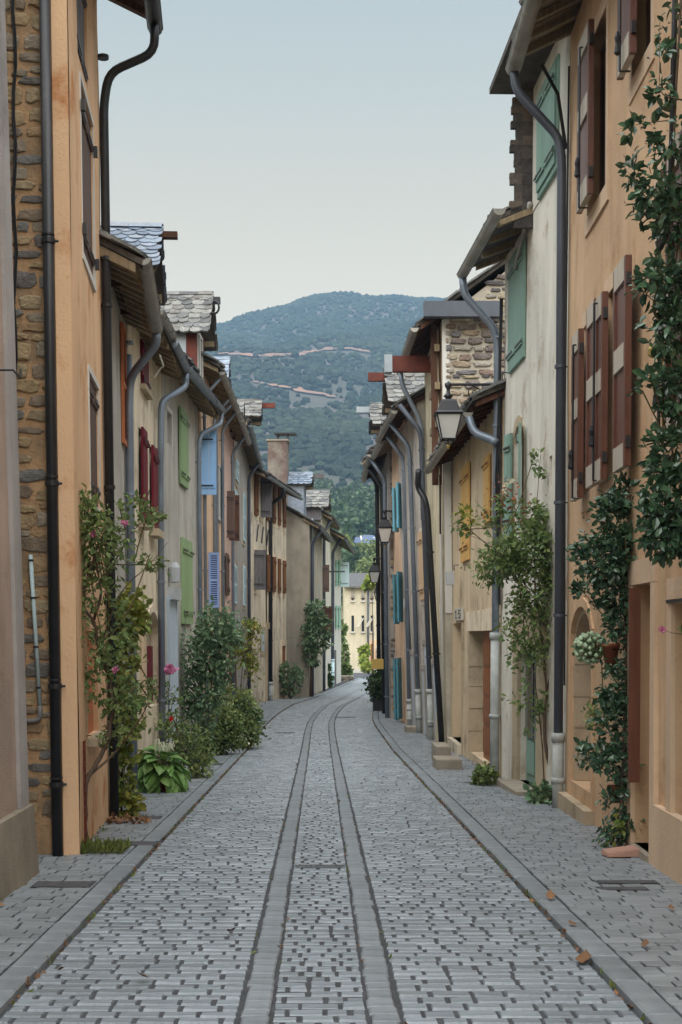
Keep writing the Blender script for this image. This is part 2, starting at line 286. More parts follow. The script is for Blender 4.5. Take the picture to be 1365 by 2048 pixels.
# ground sheet out to the horizon, rising to the hill's foot
gx = sorted(set(list(np.linspace(-1500, 1500, 41))+[-60, -30, -12, -6, 0, 6, 12, 30, 60])); gd = [-200, -60, -20, 0, 28, 41, 49, 57, 75, 85, 140, 200, 300, 450, 800, 3000]
MB().raw([(x, d, gz(d)-.25) for d in gd for x in gx], [(i*len(gx)+j, i*len(gx)+j+1, (i+1)*len(gx)+j+1, (i+1)*len(gx)+j) for i in range(len(gd)-1) for j in range(len(gx)-1)]).build('ground', 'soil', kind='structure')
S0, S1 = s_of(3.5), s_of(132)
road = strip('cobbled_road', -1.52, 1.52, S0-30, S1, -.0095, 'bed')
pav = {-1: strip('pavement', -5.0, -1.5, S0-30, S1, .008, 'bed'), 1: strip('pavement', 1.5, 5.0, S0-30, S1, .008, 'bed')}
for sd in (-1, 1):      # the low step between road and pavement
    ss = np.arange(S0-30, S1, 1.0); vs = []
    for s in ss: vs += [tuple(road_pt(s, sd*1.5, -.05)), tuple(road_pt(s, sd*1.5, .008))]
    MB().raw(vs, [(2*i, 2*i+1, 2*i+3, 2*i+2) for i in range(len(ss)-1)]).build('kerb_face', 'bed', parent=pav[sd])

# ---------------------------------------------------------------- setts
def sett(s0, s1, t0, t1, top, bev=.012, tilt=.004, h=.04, bs=None, drop=None):
    """12-vertex stone worn round across its row: returns its vertices in road coordinates"""
    jit = lambda: U(-.003, .003)
    bs = bev if bs is None else bs; drop = bev if drop is None else drop
    c = [(s0+jit(), t0+jit()), (s1+jit(), t0+jit()), (s1+jit(), t1+jit()), (s0+jit(), t1+jit())]
    cs, ct = (s0+s1)/2, (t0+t1)/2; b1 = max(.3, 1-2*bs/(s1-s0)); b2 = max(.6, 1-2.2*bev/(t1-t0))
    tl = [U(-tilt, tilt) for _ in range(4)]
    vs = [(a, b, top-h) for a, b in c]
    vs += [(a, b, top-drop+tl[i]) for i, (a, b) in enumerate(c)]
    return vs+[(cs+(a-cs)*b1, ct+(b-ct)*b2, top+tl[i]) for i, (a, b) in enumerate(c)]
SF = [(0, 1, 5, 4), (1, 2, 6, 5), (2, 3, 7, 6), (3, 0, 4, 7), (4, 5, 9, 8), (5, 6, 10, 9), (6, 7, 11, 10), (7, 4, 8, 11), (8, 9, 10, 11)]
def lay(name, stones, mname, parent, keep_part):
    """stones: list of 12 (s,t,dz) vertices; the nearest keep_part become single stones, the rest one mass"""
    stones.sort(key=lambda v: v[0][0])
    A = np.array(stones)                     # n,12,3
    Pn = road_pt(A[..., 0], A[..., 1], A[..., 2])
    for v in Pn[:keep_part]:
        c = v.mean(0); me = bpy.data.meshes.new(name); me.from_pydata([tuple(p) for p in v-c], [], SF); me.update()
        o = link(name, me, M[mname], parent); o.location = c
    rest = Pn[keep_part:]; n = len(rest)
    if n:
        vs = rest.reshape(-1, 3); fs = (np.array(sum([list(f) for f in SF], [])).reshape(1, -1)+12*np.arange(n)[:, None]).reshape(-1, 4)
        me = bpy.data.meshes.new(name+'_field'); me.from_pydata(vs.tolist(), [], fs.tolist()); me.update()
        link(name+'_field', me, M[mname], parent, kind='stuff')
def rows(t0, t1, s0, s1, pitch, lmin, lmax, gap, top, bev, tilt, zr, bs=.02, drop=.015):
    """courses of setts laid across the street in broken bond"""
    out = []; s = s0; odd = 0; W_ = t1-t0
    while s < s1:
        p = pitch*U(.82, 1.2)*(1 if s < 40 else 1.6); n = max(2, int(round(W_/U(lmin+.02, lmax-.02)))); st = W_/n; odd ^= 1
        js = [t0]+[t0+st*(k+(.5 if odd else 1))+U(-.2, .2)*st for k in range(n if odd else n-1)]+[t1]
        wob = U(-.004, .004)
        for t, e in zip(js[:-1], js[1:]):
            if e-t < .03: continue
            g0, g1 = gap*U(.2, .7), gap*U(.2, .7)
            out.append(sett(s+.003+wob, s+p-.003+U(-.003, .003), t+(g0 if t > t0 else g0*.3), e-(g1 if e < t1 else g1*.3), top+U(-zr, zr), bev, tilt, .04, bs, drop))
        s += p
    return out
SE = s_of(100)
st = rows(-1.435, -.374, S0, SE, .074, .12, .21, .018, 0, .005, .003, .003)+rows(.374, 1.435, S0, SE, .074, .12, .21, .018, 0, .005, .003, .003)
st += rows(-.214, .214, S0, SE, .074, .09, .17, .018, -.001, .006, .004, .004)
first = s_of(6.1)
near = [v for v in st if v[0][0] < first]; st = [v for v in st if v[0][0] >= first]
lay('road_sett', st, 'sett', road, 300)
lay('road_sett_behind', near, 'sett', road, 0)
kb = []
for sg in (-1, 1):
    c = .29*sg; s = S0
    while s < SE: L = U(.1, .2); kb.append(sett(s+.004, s+L-.004, c-.056-U(0, .014), c+.056+U(0, .014), .006+U(-.002, .002), .008, .002)); s += L
lay('channel_stone', [v for v in kb if v[0][0] >= first], 'kerb', road, 300)
lay('channel_stone_behind', [v for v in kb if v[0][0] < first], 'kerb', road, 0)
for sg in (-1, 1):
    ks = []; c = 1.527*sg; s = S0
    while s < SE: L = U(.3, .8); ks.append(sett(s+.003, s+L-.003, c-.072-U(0, .008), c+.07+U(0, .006), .034+U(-.002, .002), .012, .002, .1)); s += L
    lay('kerb_stone', [v for v in ks if v[0][0] >= first-1.5], 'kerb', pav[sg], 130)
    ps = rows(1.612, 3.6, S0, s_of(62), .08, .12, .22, .014, .03, .006, .003, .003, .012, .005)
    if sg < 0: ps = [[(a, -b, c_) for a, b, c_ in v] for v in ps]
    lay('pavement_sett', [v for v in ps if v[0][0] >= s_of(8.2) and abs(v[0][1]) < 2.75], 'pave', pav[sg], 300)
    lay('pavement_sett_edge', [v for v in ps if v[0][0] < s_of(8.2) or abs(v[0][1]) >= 2.75], 'pave', pav[sg], 0)
# drain covers let into the pavements and a cross drain in the channel
def cover(px, py, wpx, dep, sg, name='drain_cover', slots=5):
    d = FPX*(EYE)/(py-(CY+FPX*SLOPE)); p = W(px, py, d); w = wpx*d/FPX
    mb = MB(); z = gz(d)+.036
    sl = lambda yy: gz(yy)+.036
    for k in range(slots):
        y0 = d-dep/2+dep*k/slots; y1 = d-dep/2+dep*(k+.72)/slots
        mb.raw([(p.x-w/2, y0, sl(y0)-.03), (p.x+w/2, y0, sl(y0)-.03), (p.x+w/2, y1, sl(y1)-.03), (p.x-w/2, y1, sl(y1)-.03), (p.x-w/2, y0, sl(y0)), (p.x+w/2, y0, sl(y0)), (p.x+w/2, y1, sl(y1)), (p.x-w/2, y1, sl(y1))], BOXF)
    mb.build(name, 'grate', parent=pav[sg] if sg else road)
    if sg:
        e = .02; y0, y1 = d-dep/2-e, d+dep/2+e
        MB().raw([(p.x-w/2-e, y0, sl(y0)-.004), (p.x+w/2+e, y0, sl(y0)-.004), (p.x+w/2+e, y1, sl(y1)-.004), (p.x-w/2-e, y1, sl(y1)-.004)], [(0, 1, 2, 3)]).build('cover_bed', 'bed', parent=pav[sg])
cover(128, 1777, 108, .26, -1); cover(278, 1694, 64, .3, -1); cover(298, 1641, 44, .3, -1); cover(428, 1532, 32, .3, -1)
cover(1253, 1772, 112, .14, 1, slots=3); cover(1245, 1786, 90, .12, 1, slots=3); cover(962, 1570, 60, .3, 1); cover(790, 1432, 26, .5, 1)
_d = 11.35; mb = MB()
for k in range(9):
    x0 = -.19+k*.38/9; mb.box(x0, x0+.03, _d-.05, _d+.05, gz(_d)-.06, gz(_d)+.004)
mb.box(-.2, .2, _d-.07, _d-.05, gz(_d)-.06, gz(_d)+.004); mb.box(-.2, .2, _d+.05, _d+.07, gz(_d)-.06, gz(_d)+.004)
mb.build('cross_drain', 'grate', parent=road)
for px, py, w in ((570, 1474, 40), (690, 1450, 44)):
    d = FPX*EYE/(py-1344); p = W(px, py, d); MB().raw([(p.x-w/2*d/FPX, d, gz(d)+.008), (p.x+w/2*d/FPX, d, gz(d)+.008), (p.x+w/2*d/FPX, d+.25, gz(d+.25)+.008), (p.x-w/2*d/FPX, d+.25, gz(d+.25)+.008)], [(0, 1, 2, 3)]).build('flush_drain_strip', 'grate', parent=road)
# ---------------------------------------------------------------- house kit
def smooth_noise(a, b):
    return math.sin(a*1.7+b*.9)*.5+math.sin(a*.63-b*1.3+2)*.5+math.sin(a*3.1+b*2.7+1)*.25
_stone_meshes = {}
def stone_variants(mname, n=14):
    if mname in _stone_meshes: return _stone_meshes[mname]
    out = []
    for k in range(n):
        m = 11; vs = []; ang = [2*math.pi*i/m+U(-.2, .2) for i in range(m)]
        sh = [(abs(math.cos(a))**.45*math.copysign(1, math.cos(a))*U(.8, 1.08), abs(math.sin(a))**.5*math.copysign(1, math.sin(a))*U(.72, 1.08)) for a in ang]
        for x, y in sh: vs.append((x*.5, 0, y*.5))
        for x, y in sh: vs.append((x*.49, -.6, y*.49))
        for x, y in sh: vs.append((x*.44*U(.88, 1.05), -.9+U(-.3, .25), y*.42*U(.85, 1.05)))
        vs.append((U(-.1, .1), -1.1, U(-.1, .1)))
        fs = []
        for r in (0, 1):
            for i in range(m): fs.append((r*m+i, r*m+(i+1) % m, (r+1)*m+(i+1) % m, (r+1)*m+i))
        for i in range(m): fs.append((2*m+i, 2*m+(i+1) % m, 3*m))
        me = bpy.data.meshes.new('stone'); me.from_pydata(vs, [], fs); me.update(); me.materials.append(M[mname])
        for p in me.polygons: p.use_smooth = False
        out.append(me)
    _stone_meshes[mname] = out; return out
_slates = {}
def slate_variants(mname, scale_tip):
    key = (mname, scale_tip)
    if key in _slates: return _slates[key]
    out = []
    for k in range(8):
        # unit tile: x -.5..+.5, runs down the slope along -y (0..-1), thickness along z
        if scale_tip: tip = [(-.49, -.45), (-.44, -.66), (-.30, -.86), (-.1, -.98), (.1, -.98), (.30, -.86), (.44, -.66), (.49, -.45)]
        else: tip = [(-.49, -U(.7, .85)), (-U(.28, .4), -U(.92, 1.06)), (-U(0, .1), -U(.96, 1.1)), (U(.25, .38), -U(.92, 1.06)), (.49, -U(.7, .9))]
        o2 = [(-.5, .25)]+tip+[(.5, .25)]; n = len(o2)
        vs = [(x, y, 0) for x, y in o2]+[(x, y, 1+(0 if scale_tip else U(-.3, .3))) for x, y in o2]
        fs = [tuple(range(n-1, -1, -1)), tuple(range(n, 2*n))]+[(i, (i+1) % n, n+(i+1) % n, n+i) for i in range(n)]
        me = bpy.data.meshes.new('slate'); me.from_pydata(vs, [], fs); me.update(); me.materials.append(M[mname]); out.append(me)
    _slates[key] = out; return out

HOUSES = []
class House:
    def __init__(h, name, label, side, near, far, lean=0., depth=5., cat='house', zb=None):
        h.side, h.lean, h.depth = side, lean, depth; HOUSES.append(h)
        (h.d0, h.x0), (h.d1, h.x1) = near, far
        h.A = Vector((h.x0, h.d0)); B = Vector((h.x1, h.d1)); h.L = (B-h.A).length; h.e = (B-h.A)/h.L
        h.n = Vector((h.e.y, -h.e.x)) if side < 0 else Vector((-h.e.y, h.e.x))     # towards the street
        h.zb = (min(gz(h.d0), gz(h.d1))-.06) if zb is None else zb
        ang = math.atan2(h.e.y, h.e.x)
        if side < 0: org, rz = h.A, ang
        else: org, rz = B, ang+math.pi
        h.o = empty(name, (org.x, org.y, h.zb), rz, label, cat)
    def T(h, u, o, z):
        y = -(o-h.lean*(z-h.zb))
        return (u if h.side < 0 else h.L-u, y, z-h.zb)
    def mb(h): return MB(h.T)
    def q(h, px, py, o=0.):        # photo pixel -> (u, z) on the facade plane set out by o
        k = (px-CX)/FPX; z = 2.
        for _ in range(5):
            oe = o-h.lean*(z-h.zb); P = h.A+h.n*oe
            u = (k*P.y-P.x)/(h.e.x-k*h.e.y); d = P.y+u*h.e.y; z = EYE+(CY-py)*d/FPX
        return u, z
    def rect(h, x0, x1, yt, yb, o=0.):
        xm = (x0+x1)/2; a = h.q(x0, (yt+yb)/2, o)[0]; b = h.q(x1, (yt+yb)/2, o)[0]
        return min(a, b), max(a, b), h.q(xm, yb, o)[1], h.q(xm, yt, o)[1]
    def loc(h, p):                 # world point -> (u, o, z)
        v = Vector((p[0], p[1]))-h.A; return v.dot(h.e), v.dot(h.n)+h.lean*(p[2]-h.zb), p[2]
    def wq(h, px, py, d): return h.loc(W(px, py, d))
    def u_of_d(h, d): return (d-h.d0)/(h.d1-h.d0)*h.L
    # ---- shell with openings: each (u0,u1,z0,z1,arch_rise or 0)
    def wall(h, top, m, ops=(), gable=True, gm=None, rev=.2, ridge=1.6, wav=.009, plain_near=True):
        L = h.L; mb = h.mb(); zb = h.zb; h.top = top
        us = {0., L}; zs = {zb, top}
        for o in ops: us |= {max(0, o[0]), min(L, o[1])}; zs |= {max(zb, o[2]), min(top, o[3])}
        def dens(s, k):
            s = sorted(s); r = [s[0]]
            for b in s[1:]:
                a = r[-1]; n = max(1, int(math.ceil((b-a)/k)))
                r += [a+(b-a)*i/n for i in range(1, n+1)]
            return r
        us, zs = dens(us, .45), dens(zs, .45)
        wv = lambda u, z: wav*smooth_noise(u*1.3+h.d0, z*1.1)
        idx = {}; vs = []; fs = []
        def vid(i, j):
            if (i, j) not in idx: idx[(i, j)] = len(vs); vs.append((us[i], wv(us[i], zs[j]), zs[j]))
            return idx[(i, j)]
        for i in range(len(us)-1):
            for j in range(len(zs)-1):
                cu, cz = (us[i]+us[i+1])/2, (zs[j]+zs[j+1])/2
                if any(o[0] < cu < o[1] and o[2] < cz < o[3] for o in ops): continue
                fs.append((vid(i, j), vid(i+1, j), vid(i+1, j+1), vid(i, j+1)))
        mb.add(vs, fs)
        for o in ops:
            u0, u1, z0, z1 = o[:4]; arch = o[4] if len(o) > 4 else 0
            if arch:
                zc = z1-arch; n = 10; w = (u1-u0)/2; c = (u0+u1)/2
                arc = [(c-w*math.cos(math.pi*k/n), zc+arch*math.sin(math.pi*k/n)) for k in range(n+1)]
                pts = [(u0, z0)]+arc+[(u1, z0)]
                for k in range(n):
                    a, b = arc[k], arc[k+1]
                    mb.add([(a[0], wv(*a), a[1]), (b[0], wv(*b), b[1]), (b[0], wv(b[0], z1), z1), (a[0], wv(a[0], z1), z1)], [(0, 1, 2, 3)])
            else: pts = [(u0, z0), (u0, z1), (u1, z1), (u1, z0)]
            for k in range(len(pts)):
                a, b = pts[k], pts[(k+1) % len(pts)]
                mb.add([(a[0], wv(*a), a[1]), (b[0], wv(*b), b[1]), (b[0], -rev, b[1]), (a[0], -rev, a[1])], [(0, 1, 2, 3)])
        D = h.depth
        if gm is None:
            for u in (0, L): mb.add([(u, 0, zb), (u, -D, zb), (u, -D, top), (u, -D/2, top+ridge), (u, 0, top)], [(0, 1, 2, 3, 4)])
        else:
            mb.add([(L, 0, zb), (L, -D, zb), (L, -D, top), (L, -D/2, top+ridge), (L, 0, top)], [(0, 1, 2, 3, 4)])
        mb.add([(0, -D, zb), (L, -D, zb), (L, -D, top), (0, -D, top)], [(0, 1, 2, 3)])
        mb.add([(0, -.5, zb), (L, -.5, zb), (L, -.5, top), (0, -.5, top)], [(0, 1, 2, 3)])
        h.w = mb.build('wall', m, h.o)
        if gm:
            h.g = h.mb().add([(0, 0, zb), (0, -D, zb), (0, -D, top), (0, -D/2, top+ridge), (0, 0, top)], [(0, 1, 2, 3, 4)]).build('gable_wall', gm, h.o)
        return h
    def roof(h, z, over=.4, pitch=.55, th=.07, rafters=.5, u0=None, u1=None, m='roofslab', sm='lauze', verge=True, rm='rafter', som='soffit', edge=True, z1=None, back=True):
        """street slope with rafter ends, soffit boards and a ragged edge of stone slates; z is the soffit height at the wall"""
        a = -.12 if u0 is None else u0; b = h.L+.05 if u1 is None else u1; D = h.depth
        z1 = z if z1 is None else z1
        zz = lambda u: z+(z1-z)*(u/h.L)
        ze = lambda u: zz(u)-over*pitch*.6
        mb = h.mb()
        pr = lambda u: [(u, over, ze(u)), (u, -D/2, ze(u)+(over+D/2)*pitch), (u, -D/2, ze(u)+(over+D/2)*pitch+th), (u, over, ze(u)+th)]
        mb.add(pr(a)+pr(b), [(0, 1, 2, 3), (7, 6, 5, 4), (0, 4, 5, 1), (1, 5, 6, 2), (2, 6, 7, 3), (3, 7, 4, 0)])
        if back:
            pb = lambda u: [(u, -D/2, ze(u)+(over+D/2)*pitch), (u, -D-.3, zz(u)-.2), (u, -D-.3, zz(u)-.2+th), (u, -D/2, ze(u)+(over+D/2)*pitch+th)]
            mb.add(pb(a)+pb(b), [(0, 1, 2, 3), (7, 6, 5, 4), (0, 4, 5, 1), (1, 5, 6, 2), (2, 6, 7, 3), (3, 7, 4, 0)])
        h.r = mb.build('roof', m, h.o)
        mb = h.mb(); n = max(2, int((b-a)/.16))       # soffit boards with open joints
        for k in range(n):
            ua = a+(b-a)*k/n+.004; ub = a+(b-a)*(k+1)/n-.004; e = U(-.006, .006)
            mb.add([(ua, over-.03, ze(ua)-.004+.018+e-.02), (ub, over-.03, ze(ub)-.006+e), (ub, -.1, ze(ub)+(over+.07)*pitch-.006+e), (ua, -.1, ze(ua)+(over+.07)*pitch-.006+e)], [(0, 1, 2, 3)])
        mb.build('soffit', som, h.r)
        if rafters:
            n = max(2, int((b-a)/rafters))
            for k in range(n+1):
                u = a+.06+(b-a-.12)*k/n+U(-.03, .03); w = U(.04, .055); hh = U(.09, .12); y0 = over-U(.03, .09)
                zt = lambda o: ze(u)+(over-o)*pitch-.012
                h.mb().hexa([(u-w, y0, zt(y0)-hh*.8), (u+w, y0, zt(y0)-hh*.8), (u+w, -.25, zt(-.25)-hh), (u-w, -.25, zt(-.25)-hh), (u-w, y0, zt(y0)), (u+w, y0, zt(y0)), (u+w, -.25, zt(-.25)), (u-w, -.25, zt(-.25))]).build('rafter', rm, h.r)
        if edge:
            me = slate_variants(sm, False)
            def sl(u, o, w, l, turn):
                ob = link('slate', random.choice(me), None, h.r); t = math.atan(pitch)
                p = Vector(h.T(u, o, ze(u)+(over-o)*pitch+th+U(0, .02)))
                ob.location = p; ob.rotation_euler = (t+U(-.05, .05), U(-.06, .06), turn); ob.scale = (w, l, U(.025, .04))
            u = a
            while u < b:
                w = U(.2, .42); sl(u+w/2, over-.22, w, U(.26, .32), 0); u += w+.005
            if verge:
                o = over-.35
                while o > -1.6:
                    sl(a+.1+U(-.03, .03), o, U(.3, .42), U(.32, .4), 0); o -= U(.16, .24)
        return h
    def gutter(h, p0, p1, r=.065, m='zinc', rings=.45, name='gutter'):
        """p0,p1 = (u,o,z): half-round gutter with bead, joints and closed ends"""
        P0, P1 = Vector(h.T(*p0)), Vector(h.T(*p1)); t = (P1-P0); L = t.length; t.normalize(); s = t.cross(Vector((0, 0, 1))); s.normalize(); up = s.cross(t)
        mb = MB(); n = 9
        def ring(c, rr): return [c+(s*math.cos(math.pi+math.pi*k/n)+up*math.sin(math.pi+math.pi*k/n))*rr for k in range(n+1)]
        def sweep(c0, c1, rr):
            a, b = ring(c0, rr), ring(c1, rr); mb.raw(a+b, [(k, k+1, n+2+k, n+1+k) for k in range(n)])
        sweep(P0, P1, r); sweep(P0, P1, r*.93)
        for c in (P0, P1): mb.raw(ring(c, r), [tuple(range(n+1))])
        for sg in (-1, 1): mb.tube([tuple(P0+s*r*sg), tuple(P1+s*r*sg)], .009, 6)
        k = .15
        while k < L: sweep(P0+t*k, P0+t*(k+.02), r*1.07); k += rings
        return mb.build(name, m, h.o, smooth=False)
    def pipe(h, pts, r=.045, m='zinc', collars=(), name='downpipe', rnd_=.14, low=None):
        """pts (u,o,z); low=(z, material) gives the lower cast-iron length"""
        mb = h.mb(); mb.tube(rounded(pts, rnd_), r, 12); ob = mb.build(name, m, h.o, smooth=True)
        collars = list(collars) or [pts[-2][2]-.25-1.5*k for k in range(int(max(0, pts[-2][2]-pts[-1][2]-.4)/1.5)+1)]
        for zc in collars:
            # find point on the last straight run
            (ua, oa, za), (ub, ob_, zb_) = pts[-2], pts[-1]; t = (zc-za)/(zb_-za) if zb_ != za else 0
            uc, oc = ua+(ub-ua)*t, oa+(ob_-oa)*t
            h.mb().tube([(uc, oc, zc-.018), (uc, oc, zc+.018)], r*1.28, 12).tube([(uc, oc, zc), (uc, oc-.09, zc)], .008, 6).build('pipe_bracket', m, ob)
        if low:
            zl, lm = low; lo = h.mb()
            (ua, oa, za), (ub, ob_, zb_) = pts[-2], pts[-1]; t = (zl-za)/(zb_-za); uc, oc = ua+(ub-ua)*t, oa+(ob_-oa)*t
            lo.tube([(uc, oc, zl), (ub, ob_, zb_)], r*1.22, 12).tube([(uc, oc, zl-.05), (uc, oc, zl+.05)], r*1.5, 12)
            zm = (zl*.45+zb_*.55); t = (zm-za)/(zb_-za); lo.tube([(ua+(ub-ua)*t, oa+(ob_-oa)*t, zm-.03), (ua+(ub-ua)*t, oa+(ob_-oa)*t, zm+.03)], r*1.5, 12)
            lo.build('cast_pipe_foot', lm, ob, smooth=True)
        return ob
    def leaf(h, u, w, z0, z1, m, ang=0, o=.05, style='plank', th=.035, hinge='iron', sgn=1, rail=None, name='shutter'):
        """one shutter leaf hinged at u, lying along the wall (ang 0) or standing out into the street (ang 90)"""
        ca, sa = math.cos(R(ang))*sgn, math.sin(R(ang))
        T = lambda a, b, z: h.T(u+a*ca-b*sa*sgn, o+a*sa+b*abs(ca)+(0 if ca else b*0), z)
        mb = MB(T); H = z1-z0
        if style == 'plank':
            n = max(2, int(round(w/.13)))
            for k in range(n): mb.box(w*k/n+.002, w*(k+1)/n-.002, U(0, .003), th+U(0, .002), z0, z1)
            ob = mb.build(name, m, h.o)
            for zz in ((z0+.14*H, z0+.86*H)): MB(T).box(.02, w-.02, th+.002, th+.022, zz-.045, zz+.045).build('batten', m, ob)
            for zz in ((z0+.14*H, z0+.86*H)): MB(T).box(-.03, w*.8, th+.023, th+.031, zz-.014, zz+.014).build('strap_hinge', hinge, ob)
        elif style == 'louvre':
            mb.box(0, .045, 0, th, z0, z1).box(w-.045, w, 0, th, z0, z1)
            for zz in (z0, (z0+z1)/2-.03, z1-.06): mb.box(.046, w-.046, .001, th-.001, zz, zz+.06)
            ob = mb.build(name, m, h.o); k = z0+.075; sl = MB(T)
            while k < z1-.08:
                if abs(k-(z0+z1)/2) > .05:
                    sl.add([(.046, .002, k+.025), (w-.046, .002, k+.025), (w-.046, th-.002, k), (.046, th-.002, k), (.046, .004, k+.031), (w-.046, .004, k+.031), (w-.046, th, k+.006), (.046, th, k+.006)], BOXF)
                k += .045
            sl.build('slats', m, ob, kind='stuff')
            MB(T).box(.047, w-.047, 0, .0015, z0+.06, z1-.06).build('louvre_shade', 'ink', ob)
        else:   # panelled leaf with pale rails
            mb.box(0, .06, 0, th, z0, z1).box(w-.06, w, 0, th, z0, z1); ob = mb.build(name, m, h.o)
            for zz, hh in ((z0, .2), (z0+.48*H, .2), (z1-.2, .2)):
                MB(T).box(.061, w-.061, .002, th+.004, zz, zz+hh).build('rail', rail or m, ob)
            for za, zb_ in ((z0+.2, z0+.48*H), (z0+.48*H+.2, z1-.2)): MB(T).box(.061, w-.061, .004, th-.018, za+.001, zb_-.001).build('panel', m, ob)
            for zz in (z0+.2, z1-.2): MB(T).box(-.035, .03, th*.2, th*.9, zz-.05, zz+.05).build('hinge', hinge, ob)
        return ob
    def closed(h, r, m, style='plank', o=.0, **kw):
        u0, u1, z0, z1 = r; c = (u0+u1)/2
        h.leaf(u0, c-u0-.003, z0, z1, m, 0, o, style, **kw); h.leaf(u1, u1-c-.003, z0, z1, m, 0, o, style, sgn=-1, **kw)
    def window(h, r, o=-.12, fm='frame', mull=True, name='window'):
        u0, u1, z0, z1 = r; c = (u0+u1)/2; f = .05
        mb = h.mb(); mb.box(u0, u0+f, o, o+.04, z0, z1).box(u1-f, u1, o, o+.04, z0, z1).box(u0+f, u1-f, o+.001, o+.039, z0, z0+f).box(u0+f, u1-f, o+.001, o+.039, z1-f, z1)
        if mull: mb.box(c-.035, c+.035, o+.002, o+.042, z0+f, z1-f)
        ob = mb.build(name, fm, h.o)
        parts = [(u0+f, c-.035), (c+.035, u1-f)] if mull else [(u0+f, u1-f)]
        for a, b in parts: h.mb().box(a, b, o+.01, o+.02, z0+f, z1-f).build('pane', 'glass', ob)
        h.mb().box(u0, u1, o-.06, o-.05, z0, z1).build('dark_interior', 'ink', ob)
        return ob
    def door(h, r, m, o=-.14, panels=3, arch=0):
        u0, u1, z0, z1 = r; ob = h.mb().box(u0, u1, o-.05, o, z0, z1).build('door', m, h.o); H = z1-z0
        for k in range(panels):
            a = z0+.12+(H-.2)*k/panels; b = z0+.04+(H-.2)*(k+1)/panels
            for x0, x1 in ((u0+.08, (u0+u1)/2-.05), ((u0+u1)/2+.05, u1-.08)): h.mb().box(x0, x1, o+.001, o+.018, a, b).build('panel', m, ob)
        h.mb().tube([(u0+.1, o+.02, z0+1.0), (u0+.1, o+.07, z0+1.0), (u0+.2, o+.07, z0+1.0)], .011, 6).build('handle', 'brass', ob)
        return ob
    def surround(h, r, m, w=.12, o=.014, top=True, bottom=False, sides=True, name='surround'):
        u0, u1, z0, z1 = r
        if sides:
            h.mb().box(u0-w, u0-.002, -.02, o, z0, z1).build('jamb', m, h.o); h.mb().box(u1+.002, u1+w, -.02, o, z0, z1).build('jamb', m, h.o)
        if top: h.mb().box(u0-w, u1+w, -.02, o+.003, z1+.002, z1+w*1.2).build('lintel', m, h.o)
        if bottom: h.mb().box(u0-w, u1+w, -.02, o+.004, z0-w*1.4, z0-.002).build('apron', m, h.o)
    def sill(h, r, m='trimstone', out=.09, t=.07):
        u0, u1, z0, z1 = r; return h.mb().box(u0-.08, u1+.08, -.05, out, z0-t, z0-.001).build('sill', m, h.o)
    def stones(h, parent, mname, o0, o1, z0, z1, u=-.002, wr=(.16, .4), hr=(.07, .17), gap=.03, dep=(.03, .05), drop=0, axis='gable', top=None):
        """single stones set into the near gable (axis gable) or the facade (axis front)"""
        me = stone_variants(mname); z = z0
        while z < z1:
            hh = U(*hr); o = o0+U(-.1, .05)
            while o < o1:
                w = U(*wr); e = min(w, o1-o+.06)
                if top and z+hh > top((o+e/2)): o += e; continue
                if U(0, 1) >= drop and e > .05:
                    ob = link('stone', random.choice(me), None, parent)
                    zc = z+hh/2+U(-.02, .02)
                    sc_ = hh*U(.8, 1.15)-gap
                    if axis == 'gable':
                        ob.location = h.T(u, o+e/2, zc); ob.rotation_euler = (0, U(-.06, .06), (-math.pi/2 if h.side < 0 else math.pi/2))
                    else: ob.location = h.T(o+e/2, u, zc); ob.rotation_euler = (0, U(-.06, .06), 0)
                    ob.scale = (e-gap, U(*dep), max(.03, sc_))
                o += e
            z += hh
    def slope(h, parent, mname, ua, za, ub, zb_, o0, o1, w, expo, tip, th=.012, wj=.15):
        """single slates on a roof slope that runs across the street: eave line (ua,za), ridge line (ub,zb_), from o0 to o1"""
        me = slate_variants(mname, tip); A = Vector((ua, 0, za)); B = Vector((ub, 0, zb_)); L = (B-A).length; n = max(1, int(L/expo)); k = 0
        ex = 1 if h.side < 0 else -1
        for i in range(n+1):
            p = A+(B-A)*min(1, (i+.75)/n*.98); o = o0-(w/2 if i % 2 else 0)
            while o < o1-.02:
                ww = w*U(1-wj, 1+wj); oc = min(o+ww/2, o1-ww*.3)
                ob = link('slate', random.choice(me), None, parent)
                q = Vector(h.T(p.x, oc, p.z)); d = Vector((ex*(B.x-A.x), 0, B.z-A.z)).normalized(); x = Vector((0, -1, 0)) if ex > 0 else Vector((0, 1, 0)); nn = x.cross(d); nn.normalize()
                if nn.z < 0: x = -x; nn = -nn
                mt = Matrix((x, d, nn)).transposed().to_4x4(); mt.translation = q+nn*(.006+U(0, .003))
                ob.matrix_local = mt @ Matrix.Rotation(-.10+U(-.03, .03), 4, 'X') @ Matrix.Diagonal((ww*.99, expo*1.55, th*U(1.6, 2.8) if not tip else th*.8, 1))
                o += ww
    def dormer(h, u0, u1, zc, ze, zr, of, ov, ob_, mname, tip=False, w=.2, expo=.14, cheek='greywood', front='greywood', beam=None, bm='rust', win=True, zf=None):
        """lucarne: cheeks from zc to ze, ridge zr across the street, front at of, roof overhanging to ov, running back to ob_"""
        um = (u0+u1)/2; d = h.mb()
        d.box(u0, u0+.06, ob_, of, zc, ze).box(u1-.06, u1, ob_, of, zc, ze); ck = d.build('dormer_cheek', cheek, h.o)
        f = h.mb(); f.add([(u0+.06, of-.05, zc), (u1-.06, of-.05, zc), (u1-.06, of-.05, ze), (um, of-.05, zr-.05), (u0+.06, of-.05, ze)], [(0, 1, 2, 3, 4)]); f.build('dormer_front', front, h.o)
        if win: h.window((u0+.2, u1-.2, zc+.12, ze-.05), o=of-.04)
        e = .14; sl = (zr-ze)/(um-u0); r = h.mb()
